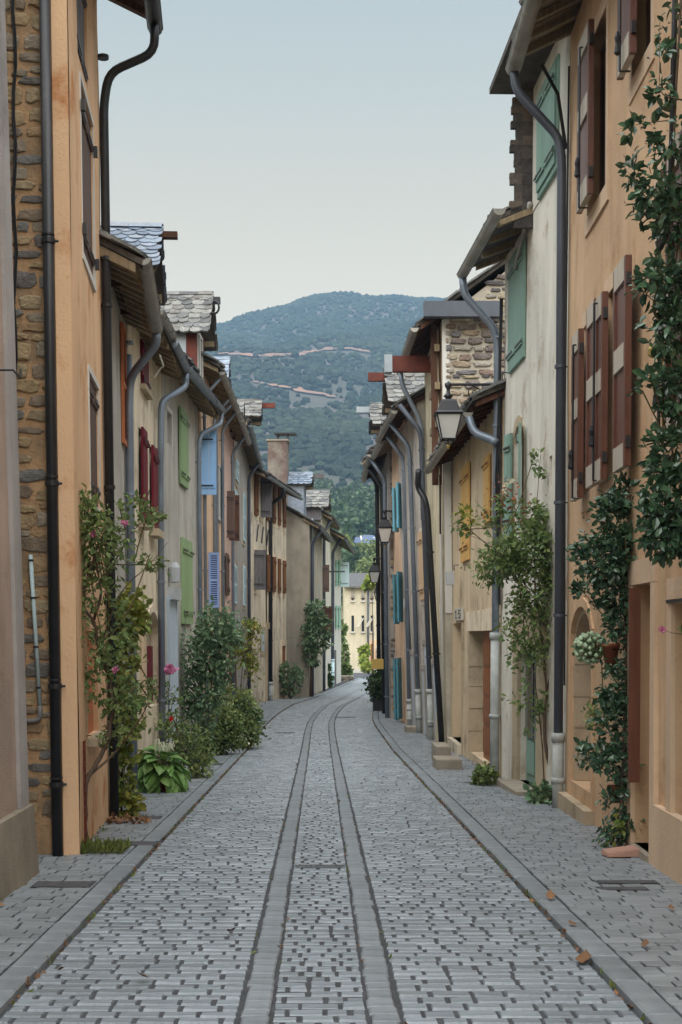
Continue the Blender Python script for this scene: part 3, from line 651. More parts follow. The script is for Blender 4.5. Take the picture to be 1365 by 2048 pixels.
        for sg, ue in ((1, u0-e), (-1, u1+e)):
            z_e = ze-e*sl
            r.add([(ue, ov, z_e), (um, ov, zr), (um, ob_, zr), (ue, ob_, z_e), (ue, ov, z_e-.05), (um, ov, zr-.05), (um, ob_, zr-.05), (ue, ob_, z_e-.05)], BOXF)
        rf = r.build('dormer_roof', 'roofslab', h.o)
        h.slope(rf, mname, u0-e, ze-e*sl, um, zr, ob_, ov, w, expo, tip); h.slope(rf, mname, u1+e, ze-e*sl, um, zr, ob_, ov, w, expo, tip)
        o = ob_
        while o < ov:
            l = U(.3, .5); h.mb().hexa([(um-.1, o, zr-.02), (um+.1, o, zr-.02), (um+.1, min(o+l, ov+.02), zr-.02), (um-.1, min(o+l, ov+.02), zr-.02), (um-.05, o, zr+.03+U(0, .02)), (um+.05, o, zr+.03), (um+.05, min(o+l, ov+.02), zr+.03), (um-.05, min(o+l, ov+.02), zr+.04)]).build('ridge_tile', mname, rf); o += l+.004
        for uu in (u0-.02, u1+.02): h.mb().box(uu-.04, uu+.04, of-.3, ov-.03, ze-.16, ze-.055).build('dormer_plate', 'rafter', rf)
        if beam: b0, b1, bh, bt = beam; h.mb().box(um-bt/2, um+bt/2, of-.4, b1, zr-bh-.06, zr-.06).build('hoist_beam', bm, h.o)
        return rf
# ================================================================ LEFT SIDE
# ---- nearest wall, cut by the frame
h = House('pinkish_house', 'pinkish grey rendered house cut by the left edge with pale corner strip', -1, (2.5, -2.2), (10.7, -2.2), lean=.03)
h.wall(8.2, 'pink', gable=True)
h.mb().box(h.L-.24, h.L+.03, -.3, .03, h.zb, 8.2).build('corner_strip', 'quoin', h.o)
h.mb().hexa([(0, -.05, h.zb), (h.L+.06, -.05, h.zb), (h.L+.06, .09, h.zb), (0, .09, h.zb), (0, -.05, .28), (h.L+.05, -.05, .28), (h.L+.05, .06, .28), (0, .06, .28)]).build('plinth', 'plinth', h.o)
h.roof(8.2, over=.3, edge=False, verge=False)
u, z = h.q(8, 748, .02); h.mb().tube([(u-.15, .0, z), (u-.15, .12, z), (u+.05, .13, z-.02), (u+.07, .13, z+.05)], .008, 6).build('iron_hook', 'iron', h.o)

# ---- orange house with rubble gable
h = House('orange_house', 'tall orange rendered house with rubble stone gable and black downpipes on the left', -1, (11.9, -2.0), (14.9, -2.2), lean=.015, depth=5)
ops = [h.rect(155, 174, -60, 138), h.rect(163, 186, 215, 530), h.rect(179, 197, 765, 1010), h.rect(176, 196, 1262, 1470)]
h.wall(8.25, 'orange', ops, gm='mortar_o', ridge=2.2, rev=.1)
h.stones(h.g, 'stones_o', -1.05, -.2, h.zb+.3, 6.9, wr=(.1, .3), hr=(.07, .17), gap=.02, dep=(.008, .02), drop=.05)
h.mb().box(-.035, .0, -.13, -.0, h.zb, 8.2).build('corner_render', 'orange', h.o)
h.closed(ops[0], 'greywood', o=-.06); h.closed(ops[1], 'brownpaint', o=-.05); h.closed(ops[2], 'brownpaint', o=-.05)
for r in ops[1:3]: h.surround(r, 'frame', w=.05, o=.012, bottom=True)
h.mb().box(ops[3][0], ops[3][1], -.1, -.05, ops[3][2], ops[3][3]).build('infill_panel', 'tangerine', h.o); h.sill(ops[3])
for zz in (ops[1][3]-.25, ops[1][2]+.2):
    for uu in (ops[1][0]-.04, ops[1][1]+.02): h.mb().box(uu-.03, uu+.03, .013, .05, zz-.05, zz+.05).build('shutter_stay', 'iron', h.o)
h.roof(8.25, over=.55, pitch=.5, rm='darkwood', som='darkwood', rafters=.6)
h.gutter((-.1, .6, 8.0), (h.L+.1, .6, 7.95), r=.075, m='blackpipe')
zc = [h.q(115, y, 0)[1] for y in (420, 935, 1385, 1610)]
# gable pipe, a hand's width in from the corner
p = h.mb(); uo = (-.09, -.175); p.tube([(uo[0], uo[1], 8.0), (uo[0], uo[1], h.zb)], .045, 14); pb = p.build('downpipe', 'blackpipe', h.o, smooth=True)
for z in zc: h.mb().tube([(uo[0], uo[1], z-.02), (uo[0], uo[1], z+.02)], .058, 14).tube([(uo[0], uo[1], z), (uo[0], uo[1]+.085, z)], .012, 6).tube([(uo[0], uo[1], z+.045), (uo[0], uo[1], z+.06)], .054, 14).build('pipe_bracket', 'blackpipe', pb)
ue = h.L-.06
h.pipe([(ue-.1, .6, 7.93), (ue-.05, .6, 7.62), (ue, .12, 7.42), (ue, .06, 7.1), (ue, .06, h.zb+.05)], r=.047, m='blackpipe', collars=[h.q(212, y, .06)[1] for y in (140, 515, 605, 965, 1450)])
# cable and conduit on the gable
cb = [(-.03-.012*math.sin(k*.9), -.42-.008*k/3+.012*math.sin(k*1.7), 7.4-(7.4-2.1)*k/24) for k in range(25)]
h.mb().tube(cb, .009, 6).build('cable', 'cable', h.o); h.mb().tube([(a-.006, b-.012, c) for a, b, c in cb], .007, 6).build('cable', 'cable', h.o)
z0 = EYE+(CY-1115)*11.9/FPX; z1 = EYE+(CY-1440)*11.9/FPX; oc = -.305
h.mb().tube([(-.04, oc-.06, z0+.02), (-.04, oc, z1+.1)], .017, 10).build('conduit', 'pvc', h.o, smooth=True)
h.mb().tube(rounded([(-.04, oc, z1+.12), (-.04, oc, z1), (-.04, oc-.35, z1-.02)], .06), .02, 10).build('conduit_elbow', 'greypvc', h.o, smooth=True)
for t in (.02, .25, .55, .8): h.mb().tube([(-.04, oc-.06*(1-t), z0+(z1-z0)*t-.008), (-.04, oc-.06*(1-t), z0+(z1-z0)*t+.008)], .022, 10).build('clip', 'iron', h.o)
# trellis strip at the corner
tr = h.mb()
for uu in (.1, .16, .22, .28): tr.tube([(uu, .03, h.zb+.02), (uu, .03, h.zb+1.1)], .004, 4)
for k in range(16): tr.tube([(.07, .035, h.zb+.05+k*.07), (.3, .035, h.zb+.05+k*.07)], .003, 4)
tr.build('wire_trellis', 'rust', h.o)

# ---- grey roughcast house with blue scale-slate dormer
h = House('grey_house', 'narrow grey roughcast house with orange louvred shutter and blue scale dormer roof', -1, (14.9, -2.2), (18.0, -2.38), lean=.012)
zE = h.wq(278, 585, 16)[2]
h.wall(zE+.1, 'greyrough', ridge=1.2)
a = h.wq(256, 508, 14.85); b = h.wq(301, 662, 17.2)
h.roof(zE+.12, over=.42, pitch=.5, rafters=.28)
h.gutter((a[0], .43, a[2]-.04), (b[0], .43, b[2]+.02), r=.075, m='oldzinc', rings=.3)
r = h.rect(246, 252, 655, 888, .03); h.leaf(r[0], r[1]-r[0], r[2], r[3], 'tangerine', 0, .01, 'louvre')
um = h.u_of_d(16.6); hz = h.wq(300, 452, 16.6)[2]
h.dormer(um-.7, um+.75, zE+.05, zE+.36, hz, .12, .52, -1.6, 'bluescale', tip=True, w=.17, expo=.1, cheek='darkwood', front='darkwood', beam=(0, .72, .07, .12), bm='darkwood')
for hh in (h,):
    x = h.q(268, 1580, .07)
    h.pipe([(b[0]-.05, .43, b[2]-.03), (b[0], .43, b[2]-.16), (x[0], .09, b[2]-.5), (x[0], .07, b[2]-.8), (x[0], .07, h.zb+.04)], r=.052, m='zinc', collars=[h.q(270, y, .07)[1] for y in (720, 1000, 1250, 1510)])
    u2 = x[0]+.16; h.pipe([(u2, .06, b[2]-.2), (u2, .06, h.zb+.05)], r=.04, m='zinc', collars=[3.0])
for c, zz in (('sticker_w', 1285), ('sticker_r', 1293), ('sticker_y', 1315)):
    uu, z = h.q(276, zz, .13); h.mb().tube([(x[0], .07, z-.02), (x[0], .07, z+.02)], .0535, 12).build('painted_blaze', c, h.o)

# ---- cream house with maroon shutters
h = House('cream_house', 'cream rendered house with maroon shutters and an arched maroon opening', -1, (18.0, -2.38), (22.1, -2.42), lean=.008)
zE = h.wq(348, 710, 20.3)[2]+.1
r1, r2, r3, arch = h.rect(280, 293, 690, 778), h.rect(278, 287, 860, 1042), h.rect(299, 308, 896, 1060), h.rect(294, 317, 1224, 1412)
h.wall(zE, 'cream', [r1, r2, r3, arch+(.32,)], ridge=1.3)
h.closed(r1, 'maroon', o=.0); h.sill(r1)
for r in (r2, r3):
    h.closed(r, 'maroon', o=.03); h.window(r); h.sill(r, out=.14, t=.1)
h.mb().box(arch[0], arch[1], -.14, -.08, arch[2], arch[2]+(arch[3]-arch[2])*.63).build('arched_shutter', 'maroon', h.o)
h.mb().box(arch[0]+.02, arch[1]-.02, -.16, -.11, arch[2]+(arch[3]-arch[2])*.635, arch[3]).build('stone_tympanum', 'trimstone', h.o)
n = 12; c = (arch[0]+arch[1])/2; wd = (arch[1]-arch[0])/2
for k in range(n):      # arch trim
    t0, t1 = math.pi*k/n, math.pi*(k+1)/n-.03; zc = arch[3]-.32
    f = lambda t, e: (c-(wd+e)*math.cos(t), zc+(.32+e)*math.sin(t))
    q = [f(t0, .0), f(t1, .0), f(t1, .1), f(t0, .1)]
    h.mb().hexa([(q[0][0], -.02, q[0][1]), (q[1][0], -.02, q[1][1]), (q[2][0], -.02, q[2][1]), (q[3][0], -.02, q[3][1])]+[(q[i][0], .018, q[i][1]) for i in range(4)]).build('arch_stone', 'cream', h.o)
r = h.rect(281, 288, 1215, 1452); h.surround(r, 'beige', w=.05, o=.025)
h.mb().box(r[0], r[1], .002, .012, r[2], r[3]).build('blind_panel', 'peach', h.o)
h.roof(zE, over=.42, pitch=.5, rafters=.35)
a = h.wq(308, 604, 17.7); b = h.wq(338, 664, 19.5); h.gutter((a[0], .42, a[2]-.1), (b[0], .42, b[2]-.05), r=.07, m='oldzinc', rings=.3)
a = h.wq(334, 685, 19.7); b = h.wq(362, 745, 21.8); h.gutter((a[0], .42, a[2]), (b[0], .42, b[2]+.05), r=.07, m='zinc', rings=.3)
x = h.q(324, 1300, .07)
h.pipe([(b[0]-.05, .42, b[2]), (b[0]-.02, .42, b[2]-.22), (x[0]-.1, .1, b[2]-.55), (x[0]-.12, .09, b[2]-1.3), (x[0], .07, b[2]-1.75), (x[0], .07, h.zb+.03)], r=.05, m='zinc', collars=[h.q(325, y, .07)[1] for y in (905, 1165, 1400)])
h.mb().tube(rounded([(1.0, .3, zE-.35), (1.1, .35, zE-.5), (1.3, .3, zE-.45), (1.3, .2, zE-.6)], .08), .012, 6).build('loose_cable', 'frame', h.o)

# ---- grey roughcast house with green shutters
h = House('grey_house', 'grey roughcast house with light green shutters and stone slate dormer', -1, (22.1, -2.42), (27.5, -2.28), lean=.01)
zE = h.wq(404, 790, 25)[2]+.15
ra, rb, rc = h.rect(357, 372, 822, 972), h.rect(361, 381, 1080, 1248), h.rect(333, 343, 825, 888)
h.wall(zE, 'greyrough', [rc], ridge=1.3)
for r in (ra, rb): h.closed(r, 'green', o=.012)
h.window(rc, mull=False); h.surround(rc, 'frame', w=.06)
r = h.rect(335, 350, 1202, 1478); h.mb().box(r[0], r[1], .004, .035, h.zb, r[3]).build('door', 'icedoor', h.o); h.surround((r[0], r[1], h.zb, r[3]), 'icedoor', w=.06, o=.05)
r = h.rect(335, 349, 1176, 1200); h.mb().box(r[0], r[1], .0, .12, r[2], r[3]).build('meter_box', 'boxgrey', h.o)
r = h.rect(334, 342, 1132, 1166); h.mb().lathe(((r[0]+r[1])/2, .09, r[2]), [(.03, 0), (.09, .02), (.1, .25), (.05, .33)], 10).build('wall_lamp', 'boxgrey', h.o)
h.roof(zE, over=.42, pitch=.5, rafters=.3)
a = h.wq(372, 735, 22.1); b = h.wq(441, 820, 27.9); h.gutter((a[0], .42, a[2]), (b[0], .42, b[2]), r=.075, m='zinc', rings=.35)
x = h.q(402, 1300, .07)
h.pipe([(b[0]-.12, .42, b[2]-.02), (b[0]-.1, .42, b[2]-.28), (x[0]+.02, .1, b[2]-.62), (x[0], .07, b[2]-.9), (x[0], .07, h.zb)], r=.045, m='zinc', collars=[h.q(403, y, .07)[1] for y in (930, 1180, 1400)])
u2 = h.u_of_d(26.3); zr = h.wq(400, 590, 27)[2]; zd = h.wq(400, 650, 26.4)[2]
h.dormer(u2, u2+1.3, zE+.05, zd, zr, .12, .34, -1.4, 'lauze', w=.2, expo=.13, cheek='rust', front='greywood', beam=(0, .5, .12, .12), bm='iron')
h.mb().tube([(u2+.5, .40+.09*math.cos(k*.524), zr-.28+.12*math.sin(k*.524)) for k in range(13)], .022, 6).build('hoist_wheel', 'iron', h.o)
q0 = h.wq(362, 652, 26.2); h.mb().box(u2-.012, u2-.002, -.55, -.08, zd-.62, zd-.08).build('zinc_patch', 'zincsheet', h.o)

# ---- peach house with blue shutters
h = House('peach_house', 'narrow peach house with sky blue plank shutter and lilac louvred shutter', -1, (27.5, -2.28), (34, -2.27), lean=.006)
zE = h.wq(440, 800, 31)[2]+.15
h.wall(zE, 'peach', ridge=1.2)
r = h.rect(399, 428, 868, 994, .15)
z1 = EYE+(CY-868)*28.2/FPX; z0 = EYE+(CY-994)*28.2/FPX; h.leaf(h.u_of_d(27.75), .3, z0, z1, 'blue', 86, .0, th=.03)
z1 = EYE+(CY-1105)*29.2/FPX; z0 = EYE+(CY-1215)*29.2/FPX; h.leaf(h.u_of_d(29.2), .22, z0, z1, 'lilac', 80, .02, 'louvre')
rr = h.rect(432, 441, 930, 1040); h.window(rr, o=.0)
h.roof(zE, over=.4, pitch=.5, rafters=.4)
h.gutter((.2, .42, zE-.15), (h.L, .42, zE-.1), r=.065, m='oldzinc')
for px, m in ((412, 'zinc'), (431, 'zinc'), (436, 'zinc')):
    x = h.q(px, 1300, .06); h.pipe([(x[0]-.05, .38, zE-.25), (x[0], .1, zE-.55), (x[0], .06, zE-.75), (x[0], .06, h.zb)], r=.035, m=m)
u2 = h.u_of_d(31); zr = zE+.85; h.dormer(u2, u2+1.2, zE, zr-.6, zr, .1, .3, -1.3, 'bluescale', w=.2, expo=.13, cheek='zincsheet', front='greywood')

# ---- rose house with brown shutter
h = House('rose_house', 'narrow pale rose house with one dark brown shutter standing open', -1, (34, -2.27), (38.5, -2.3), lean=.004)
zE = h.wq(462, 858, 36)[2]+.1
h.wall(zE, 'rose', ridge=1.2)
z1 = EYE+(CY-982)*35/FPX; z0 = EYE+(CY-1076)*35/FPX; h.leaf(h.u_of_d(35), .2, z0, z1, 'brownpaint', 70, .02); h.leaf(h.u_of_d(35.9), .3, z0, z1, 'darkwood', 50, .02)
r = h.rect(450, 455, 1108, 1190); h.leaf(r[0], r[1]-r[0], r[2], r[3], 'brownpaint', 0, .02)
h.roof(zE, over=.4, pitch=.5); h.gutter((.1, .42, zE-.15), (h.L, .42, zE-.12), r=.065, m='oldzinc')
for px in (447, 467): x = h.q(px, 1300, .06); h.pipe([(x[0], .36, zE-.2), (x[0], .06, zE-.6), (x[0], .06, h.zb)], r=.04, m='zinc')
u2 = h.u_of_d(36.6); zr = zE+.8; h.dormer(u2, u2+1.3, zE-.1, zr-.55, zr, .08, .32, -1.3, 'lauze', w=.22, expo=.16, cheek='rust', front='zincsheet')
d_ = h.rect(458, 470, 1345, 1420); h.mb().box(d_[0]+.2, d_[1]+.4, .003, .03, h.zb, 1.6).build('door', 'darkwood', h.o)

# ---- grey house with pale blue louvres
h = House('grey_house', 'dark grey house with pale blue louvred shutters in two columns', -1, (38.5, -2.3), (49, -2.4), lean=.002)
zE = h.wq(484, 905, 44)[2]+.2
h.wall(zE, 'greydark', ridge=1.3)
for (x0, x1, yt, yb) in ((470, 477, 925, 965), (468, 475, 986, 1075), (485, 492, 992, 1085), (466, 474, 1132, 1208), (485, 492, 1134, 1212)):
    r = h.rect(x0, x1, yt, yb); r = (r[0], min(r[1], r[0]+1.3), r[2], r[3]); h.closed(r, 'paleblue', 'louvre', o=.02); h.surround(r, 'trimstone', w=.1, bottom=True)
r = h.rect(470, 482, 1238, 1260); h.mb().box(r[0], r[1], .003, .03, r[2], r[3]).build('metal_panel', 'zincsheet', h.o)
h.roof(zE, over=.4, pitch=.5); h.gutter((.1, .42, zE-.15), (h.L, .42, zE-.12), r=.065, m='zinc')
x = h.q(499, 1300, .07); h.pipe([(x[0]+.1, .38, zE-.2), (x[0], .1, zE-.6), (x[0], .07, zE-.8), (x[0], .07, h.zb)], r=.055, m='darkpipe')
u2 = h.u_of_d(45.3); zr = h.wq(500, 802, 46)[2]; h.dormer(u2, u2+1.5, zE, zr-.5, zr, .1, .48, -1.3, 'lauze', w=.26, expo=.2, cheek='zincsheet', front='greywood', beam=(0, .95, .16, .14))

# ---- sandy house with brown shutters
h = House('sandy_house', 'long sandy house with two rows of brown shutters and a black downpipe', -1, (49, -2.4), (57, -1.34), lean=.0)
zE = h.wq(540, 985, 53)[2]+.35
cols = [(508, 514, 'oak'), (521, 528, 'greywood'), (533, 538, 'oak'), (545, 549, 'oak'), (555, 559, 'oak'), (565, 569, 'oak')]
h.wall(zE, 'stonewhite', ridge=1.4)
for i, (a, b, m) in enumerate(cols):
    yt = 949+(a-508)*.57; yb = 1031+(a-508)*.41
    for k, (t_, b_) in enumerate(((yt, yb), (1101+(a-508)*.36, 1180+(a-508)*.12))):
        r = h.rect(a, b, t_, b_); w = min(r[1]-r[0], .55)
        if m == 'greywood' or (i == 0 and k == 1):
            if k == 1 and i == 1: continue
            h.leaf(r[0], .4, r[2], r[3], 'greywood', 68, .02, th=.05)
        else: h.leaf(r[0], w, r[2], r[3], m, 0, .03, th=.05)
        h.surround(r, 'cream', w=.1, o=.012, bottom=True)
        h.mb().box(r[0], r[1], -.02, .008, r[2], r[3]).build('window', 'glass', h.o)
r = h.rect(563, 570, 1292, 1398); h.mb().box(r[0], r[1], .004, .02, h.zb, r[3]).build('door', 'doorwood', h.o); h.surround((r[0], r[1], h.zb, r[3]), 'cream', w=.18, o=.05)
r = h.rect(522, 528, 1262, 1302); h.mb().box(r[0], r[1], .004, .03, r[2], r[3]).build('ground_window', 'icedoor', h.o); h.surround(r, 'trimstone', w=.12, o=.03, bottom=True)
r = h.rect(533, 540, 1258, 1395); h.surround((r[0], r[1], h.zb, r[3]), 'trimstone', w=.2, o=.06); h.mb().box(r[0], r[1], .004, .02, h.zb, r[3]).build('door', 'greywood', h.o)
h.roof(zE, over=.6, pitch=.45, rafters=.9, som='oak')
h.gutter((.1, .62, zE-.2), (h.L, .62, zE-.2), r=.07, m='zinc')
x = h.q(542, 1200, .08); h.pipe([(x[0]-.3, .6, zE-.26), (x[0]-.2, .6, zE-.5), (x[0], .1, zE-.8), (x[0], .08, zE-1.1), (x[0], .08, h.zb)], r=.07, m='blackpipe', low=(1.15-1.35, 'castwhite'))
for px, yy in ((516, 1066), (536, 1075), (526, 1070)): u, z = h.q(px, yy, .05); h.mb().tube([(u-.1, .03, z-.3), (u+.15, .05, z+.3)], .025, 5).build('wall_tie', 'iron', h.o)
h.mb().tube([(h.q(531, 1100)[0], .03, 6.6), (h.q(532, 1100)[0], .03, 2.0)], .02, 5).build('cable', 'cable', h.o)

# ---- grey gable house in the bend
dg = 57.6
h = House('grey_gable_house', 'grey cement gable house standing out at the bend of the street', -1, (dg, -.42), (66, .1), lean=.0, depth=7)
zt = EYE+(CY-1045)*dg/FPX
h.wall(zt, 'gable', gm='gable', ridge=2.0)
for i, (yt, yb) in enumerate(((1040, 1085), (1130, 1180))): r = h.rect(622, 628, yt, yb); h.leaf(r[0], .8, r[2], r[3], 'icedoor', 0, .03)
h.roof(zt-.05, over=.45, pitch=.57, rafters=.8)
h.gutter((0, .45, zt-.2), (h.L, .45, zt-.2), r=.08, m='darkpipe'); h.pipe([(.5, .42, zt-.3), (.6, .1, zt-.8), (.6, .08, zt-1.2), (.6, .08, h.zb)], r=.07, m='darkpipe', collars=[1.5])
u2 = .9; zr = EYE+(CY-947)*59.5/FPX
h.dormer(u2, u2+1.5, zt+.0, zr-.45, zr, -.3, .0, -2.2, 'bluescale', tip=True, w=.24, expo=.18, cheek='bluescale', front='bluescale', beam=(0, .5, .18, .16), bm='greywood', win=False)
zc = EYE+(CY-882)*58.6/FPX; c0 = (535-CX)*58.6/FPX; c1 = (573-CX)*58.6/FPX
ch = h.mb(); ch.box(.5, 1.5, -(-.42-c0), -(-.42-c1), zt+.5, zc-.05); cho = ch.build('chimney', 'chimney', h.o)
h.mb().box(.45, 1.55, -(-.42-c0)-.06, -(-.42-c1)+.06, zc-.049, zc+.02).build('chimney_cap', 'cement', cho)
for q in (.2, .6): h.mb().box(.7, 1.3, -1.3+q-.3, -1.24+q-.3, zc+.021, zc+.25).build('cowl_leg', 'iron', cho)
h.mb().box(.6, 1.4, -1.5, -.6, zc+.251, zc+.3).build('chimney_cowl', 'iron', cho)

# ---- two pale houses beyond the bend
h = House('cream_house', 'slim cream house with stone slate dormer beyond the grey gable', -1, (66, .1), (73, .53), lean=0., depth=6)
zt = EYE+(CY-1040)*69/FPX; h.wall(zt, 'ivory', ridge=1.3); h.roof(zt, over=.5)
u2 = 0.2; zr = EYE+(CY-980)*66/FPX; h.dormer(u2-1, u2+1.2, zt-.3, zr-.75, zr, .0, .3, -2, 'lauze', w=.3, expo=.22, cheek='greywood', front='greywood')
r = h.rect(640, 646, 1120, 1178, .2); h.leaf(.3, .3, r[2], r[3], 'brownpaint', 70, .03)
h.leaf(.3, .45, EYE+(CY-1270)*68/FPX, EYE+(CY-1214)*68/FPX, 'darkwood', 75, .03)
x = .4; h.pipe([(x, .4, zt-.2), (x, .08, zt-.8), (x, .08, h.zb)], r=.07, m='darkpipe')
h.mb().tube([(1.5, 0, 4.6), (1.5, 1.0, 4.6)], .04, 6).build('iron_bracket', 'iron', h.o)
h = House('white_house', 'white house with mint shutters at the far end of the left row', -1, (73, .53), (85, 1.27), lean=0., depth=6)
zt = EYE+(CY-1085)*80/FPX; h.wall(zt, 'white', ridge=1.4); h.roof(zt, over=.8, rafters=1.0)
for x0, x1 in ((664, 668), (671, 675), (677, 681)):
    for yt, yb in ((1122, 1172), (1212, 1258)): r = h.rect(x0, x1, yt, yb); h.leaf(r[0], min(.9, r[1]-r[0]), r[2], r[3], 'mint', 0, .04, th=.06)
r = h.rect(677, 681, 1122, 1172); h.leaf(r[1], .5, r[2], r[3], 'paleblue', 70, .04)
h.pipe([(.9, .5, zt-.2), (.9, .1, zt-.9), (.9, .08, h.zb)], r=.08, m='darkpipe', low=(.3, 'paleblue'))
h.gutter((0, .8, zt-.3), (h.L, .8, zt-.3), r=.09, m='darkpipe')
r = h.rect(668, 672, 1300, 1368); h.mb().box(r[0], r[1], .004, .03, h.zb, r[3]).build('door', 'greywood', h.o)
# ================================================================ RIGHT SIDE
# ---- apricot house with red-brown shutters
h = House('apricot_house', 'tall apricot house with red brown panelled shutters and arched doorway on the right', 1, (1.5, 2.438), (16, 2.76), lean=.006)
archr = h.rect(1143, 1186, 1213, 1575); doorr = h.rect(1271, 1308, 1168, 1700); niche = h.rect(1350, 1400, 1205, 1660)
wA = h.rect(1178, 1214, 60, 400); wB = h.rect(1268, 1305, -180, 120); wL = h.rect(1169, 1182, 650, 985); wM = h.rect(1216, 1236, 580, 945); wN = h.rect(1318, 1345, 330, 860)
h.wall(8.3, 'apricot', [archr+(.42,), doorr, niche, wA, wB, wL, wM, wN], ridge=2.0, rev=.26)
# arched doorway: dressed stones lining the reveal, dark door behind
u0, u1, z0, z1 = archr; c = (u0+u1)/2; wd = (u1-u0)/2; zs = z1-.42
zz = z0
while zz < zs-.05:
    hh = min(U(.22, .42), zs-zz)
    for s_, ua in ((1, u0), (-1, u1)): h.mb().box(min(ua+.002*s_, ua+.07*s_), max(ua+.002*s_, ua+.07*s_), -.25, -.03+U(0, .01), zz+.004, zz+hh-.004).build('jamb_stone', 'trimstone', h.o)
    zz += hh
n = 9
for k in range(n):
    f = lambda t, e: (c-(wd+e)*math.cos(t), zs+(.42+e)*math.sin(t)); t0, t1 = math.pi*k/n+.01, math.pi*(k+1)/n-.01
    for (ea, eb, oa, ob_, mm, nm) in ((-.07, -.002, -.25, -.03, 'trimstone', 'arch_stone'), (.002, .1, -.02, .02, 'apricot', 'arch_trim')):
        q = [f(t0, ea), f(t1, ea), f(t1, eb), f(t0, eb)]; h.mb().hexa([(a, oa, b) for a, b in q]+[(a, ob_, b) for a, b in q]).build(nm, mm, h.o)
for s_, ua in ((-1, u0), (1, u1)): h.mb().box(min(ua+.002*s_, ua+.1*s_), max(ua+.002*s_, ua+.1*s_), -.02, .02, h.zb, zs).build('arch_trim', 'apricot', h.o)
h.mb().box(u0, u1, -.3, -.24, z0, z1).build('door', 'doorwood', h.o)
h.mb().box(u0-.12, u1+.3, -.2, .10, h.zb, gz(14.6)+.18).build('doorstep', 'trimstone', h.o)
# flat doorway with pilaster trim
h.surround((doorr[0], doorr[1], h.zb, doorr[3]), 'apricot_door', w=.17, o=.035); h.door((doorr[0], doorr[1], doorr[2], doorr[3]), 'peachsh', o=-.24)
h.mb().box(doorr[0], doorr[1], -.22, .05, h.zb, doorr[2]).build('doorstep', 'cement', h.o)
h.mb().box(h.q(1365, 1500)[0]-.6, doorr[0]-.22, -.02, .05, h.zb, EYE+(CY-1605)*11.3/FPX).build('plinth', 'apricot_door', h.o)
h.surround(niche, 'apricot_door', w=.16, o=.03); h.window(niche, o=-.2); h.mb().box(niche[0]-.1, niche[1]+.1, .0, .05, niche[3]+.005, niche[3]+.03).build('lintel_ledge', 'iron', h.o)
def wood_win(r, o=-.15): h.window(r, o=o, fm='redbrown'); h.surround(r, 'apricot_door', w=.13, o=.012, bottom=True)
for r in (wA, wB, wL, wM, wN): wood_win(r)
ps = dict(style='panel', th=.055, rail='palerail')
for x0, x1, yt, yb in ((1151, 1166, 668, 998), (1181, 1198, 610, 972), (1199, 1214, 594, 962), (1236, 1261, 528, 938)):
    r = h.rect(x0, x1, yt, yb, .09); h.leaf(r[0], r[1]-r[0], r[2], r[3], 'redbrown', 0, .08, **ps)
zb0 = h.q(1166, 415, .3)[1]; 
r = h.rect(1161, 1184, 70, 405, .1); h.leaf(r[0], r[1]-r[0], r[2], r[3], 'redbrown', 0, .08, **ps)
r = h.rect(1243, 1270, -210, 130, .1); h.leaf(r[0], r[1]-r[0], r[2], r[3], 'redbrown', 0, .08, **ps)
r = h.rect(1320, 1372, 300, 870, .1); h.leaf(r[0], .5, r[2], r[3], 'redbrown', 0, .08, **ps)
for px, yt, yb in ((1147, 690, 995), (1189, 607, 960), (1160, 95, 412), (1241, -80, 140), (1320, 470, 890)):   # espagnolette rods with handles
    u, za = h.q(px, yt, .17); _, zc_ = h.q(px, yb, .17); rod = h.mb().tube([(u, .17, za), (u, .17, zc_)], .012, 6).tube([(u, .17, za), (u, .1, za)], .009, 6).tube([(u, .17, zc_), (u, .08, zc_)], .009, 6).build('shutter_rod', 'iron', h.o)
    zm = zc_+(za-zc_)*.25; h.mb().lathe((u, .19, zm), [(.012, -.1), (.03, -.08), (.018, 0), (.026, .05), (.012, .1)], 8).build('rod_handle', 'iron', rod)
h.roof(8.3, over=.6, pitch=.5, rafters=.42, th=.08)
h.gutter((1.0, .62, 8.02), (h.L+.15, .62, 7.98), r=.085, m='oldzinc', rings=.4)
x = h.q(1128, 900, .08)
h.pipe([(h.L+.05, .62, 7.95), (h.L+.05, .6, 7.7), (h.L-.0, .12, 7.15), (h.L-.02, .09, 6.9), (h.L-.02, .09, h.zb)], r=.052, m='darkpipe', collars=[h.q(1128, y, .09)[1] for y in (725, 1000, 1230)], low=(h.q(1128, 1480, .09)[1], 'castwhite'))
h.mb().tube([(h.L-.12, .03, 7.9), (h.L-.12, .04, 6.5), (h.L-.1, .05, 4), (h.L-.12, .04, 1)], .012, 6).build('cable', 'cable', h.o)
h.mb().tube([(h.L-.2, .35, 7.9), (h.L-.1, .15, 7.6), (h.L-.06, .05, 7.0)], .02, 6).build('cable', 'cable', h.o)
# red-brown post of the climbing frame
r = h.rect(1259, 1276, 1175, 1700, .1); tp = h.mb().box(r[1]-.05, r[1], .02, .11, h.zb+.8, r[3]).build('trellis_post', 'redbrown', h.o)
cb = [h.q(px, py, .3) for px, py in ((1322, -20), (1318, 150), (1316, 260), (1312, 400), (1306, 470), (1292, 500), (1288, 485))]
h.mb().tube(rounded([(u, .2, z) for u, z in cb], .15), .02, 8).build('dangling_hose', 'cable', h.o, smooth=True)
for px, py in ((1305, 690),): u, z = h.q(px, py, .1); h.mb().lathe((u, .1, z-.05), [(.01, -.05), (.035, -.03), (.035, .02), (.01, .05)], 8).build('shutter_stop', 'brass', h.o)

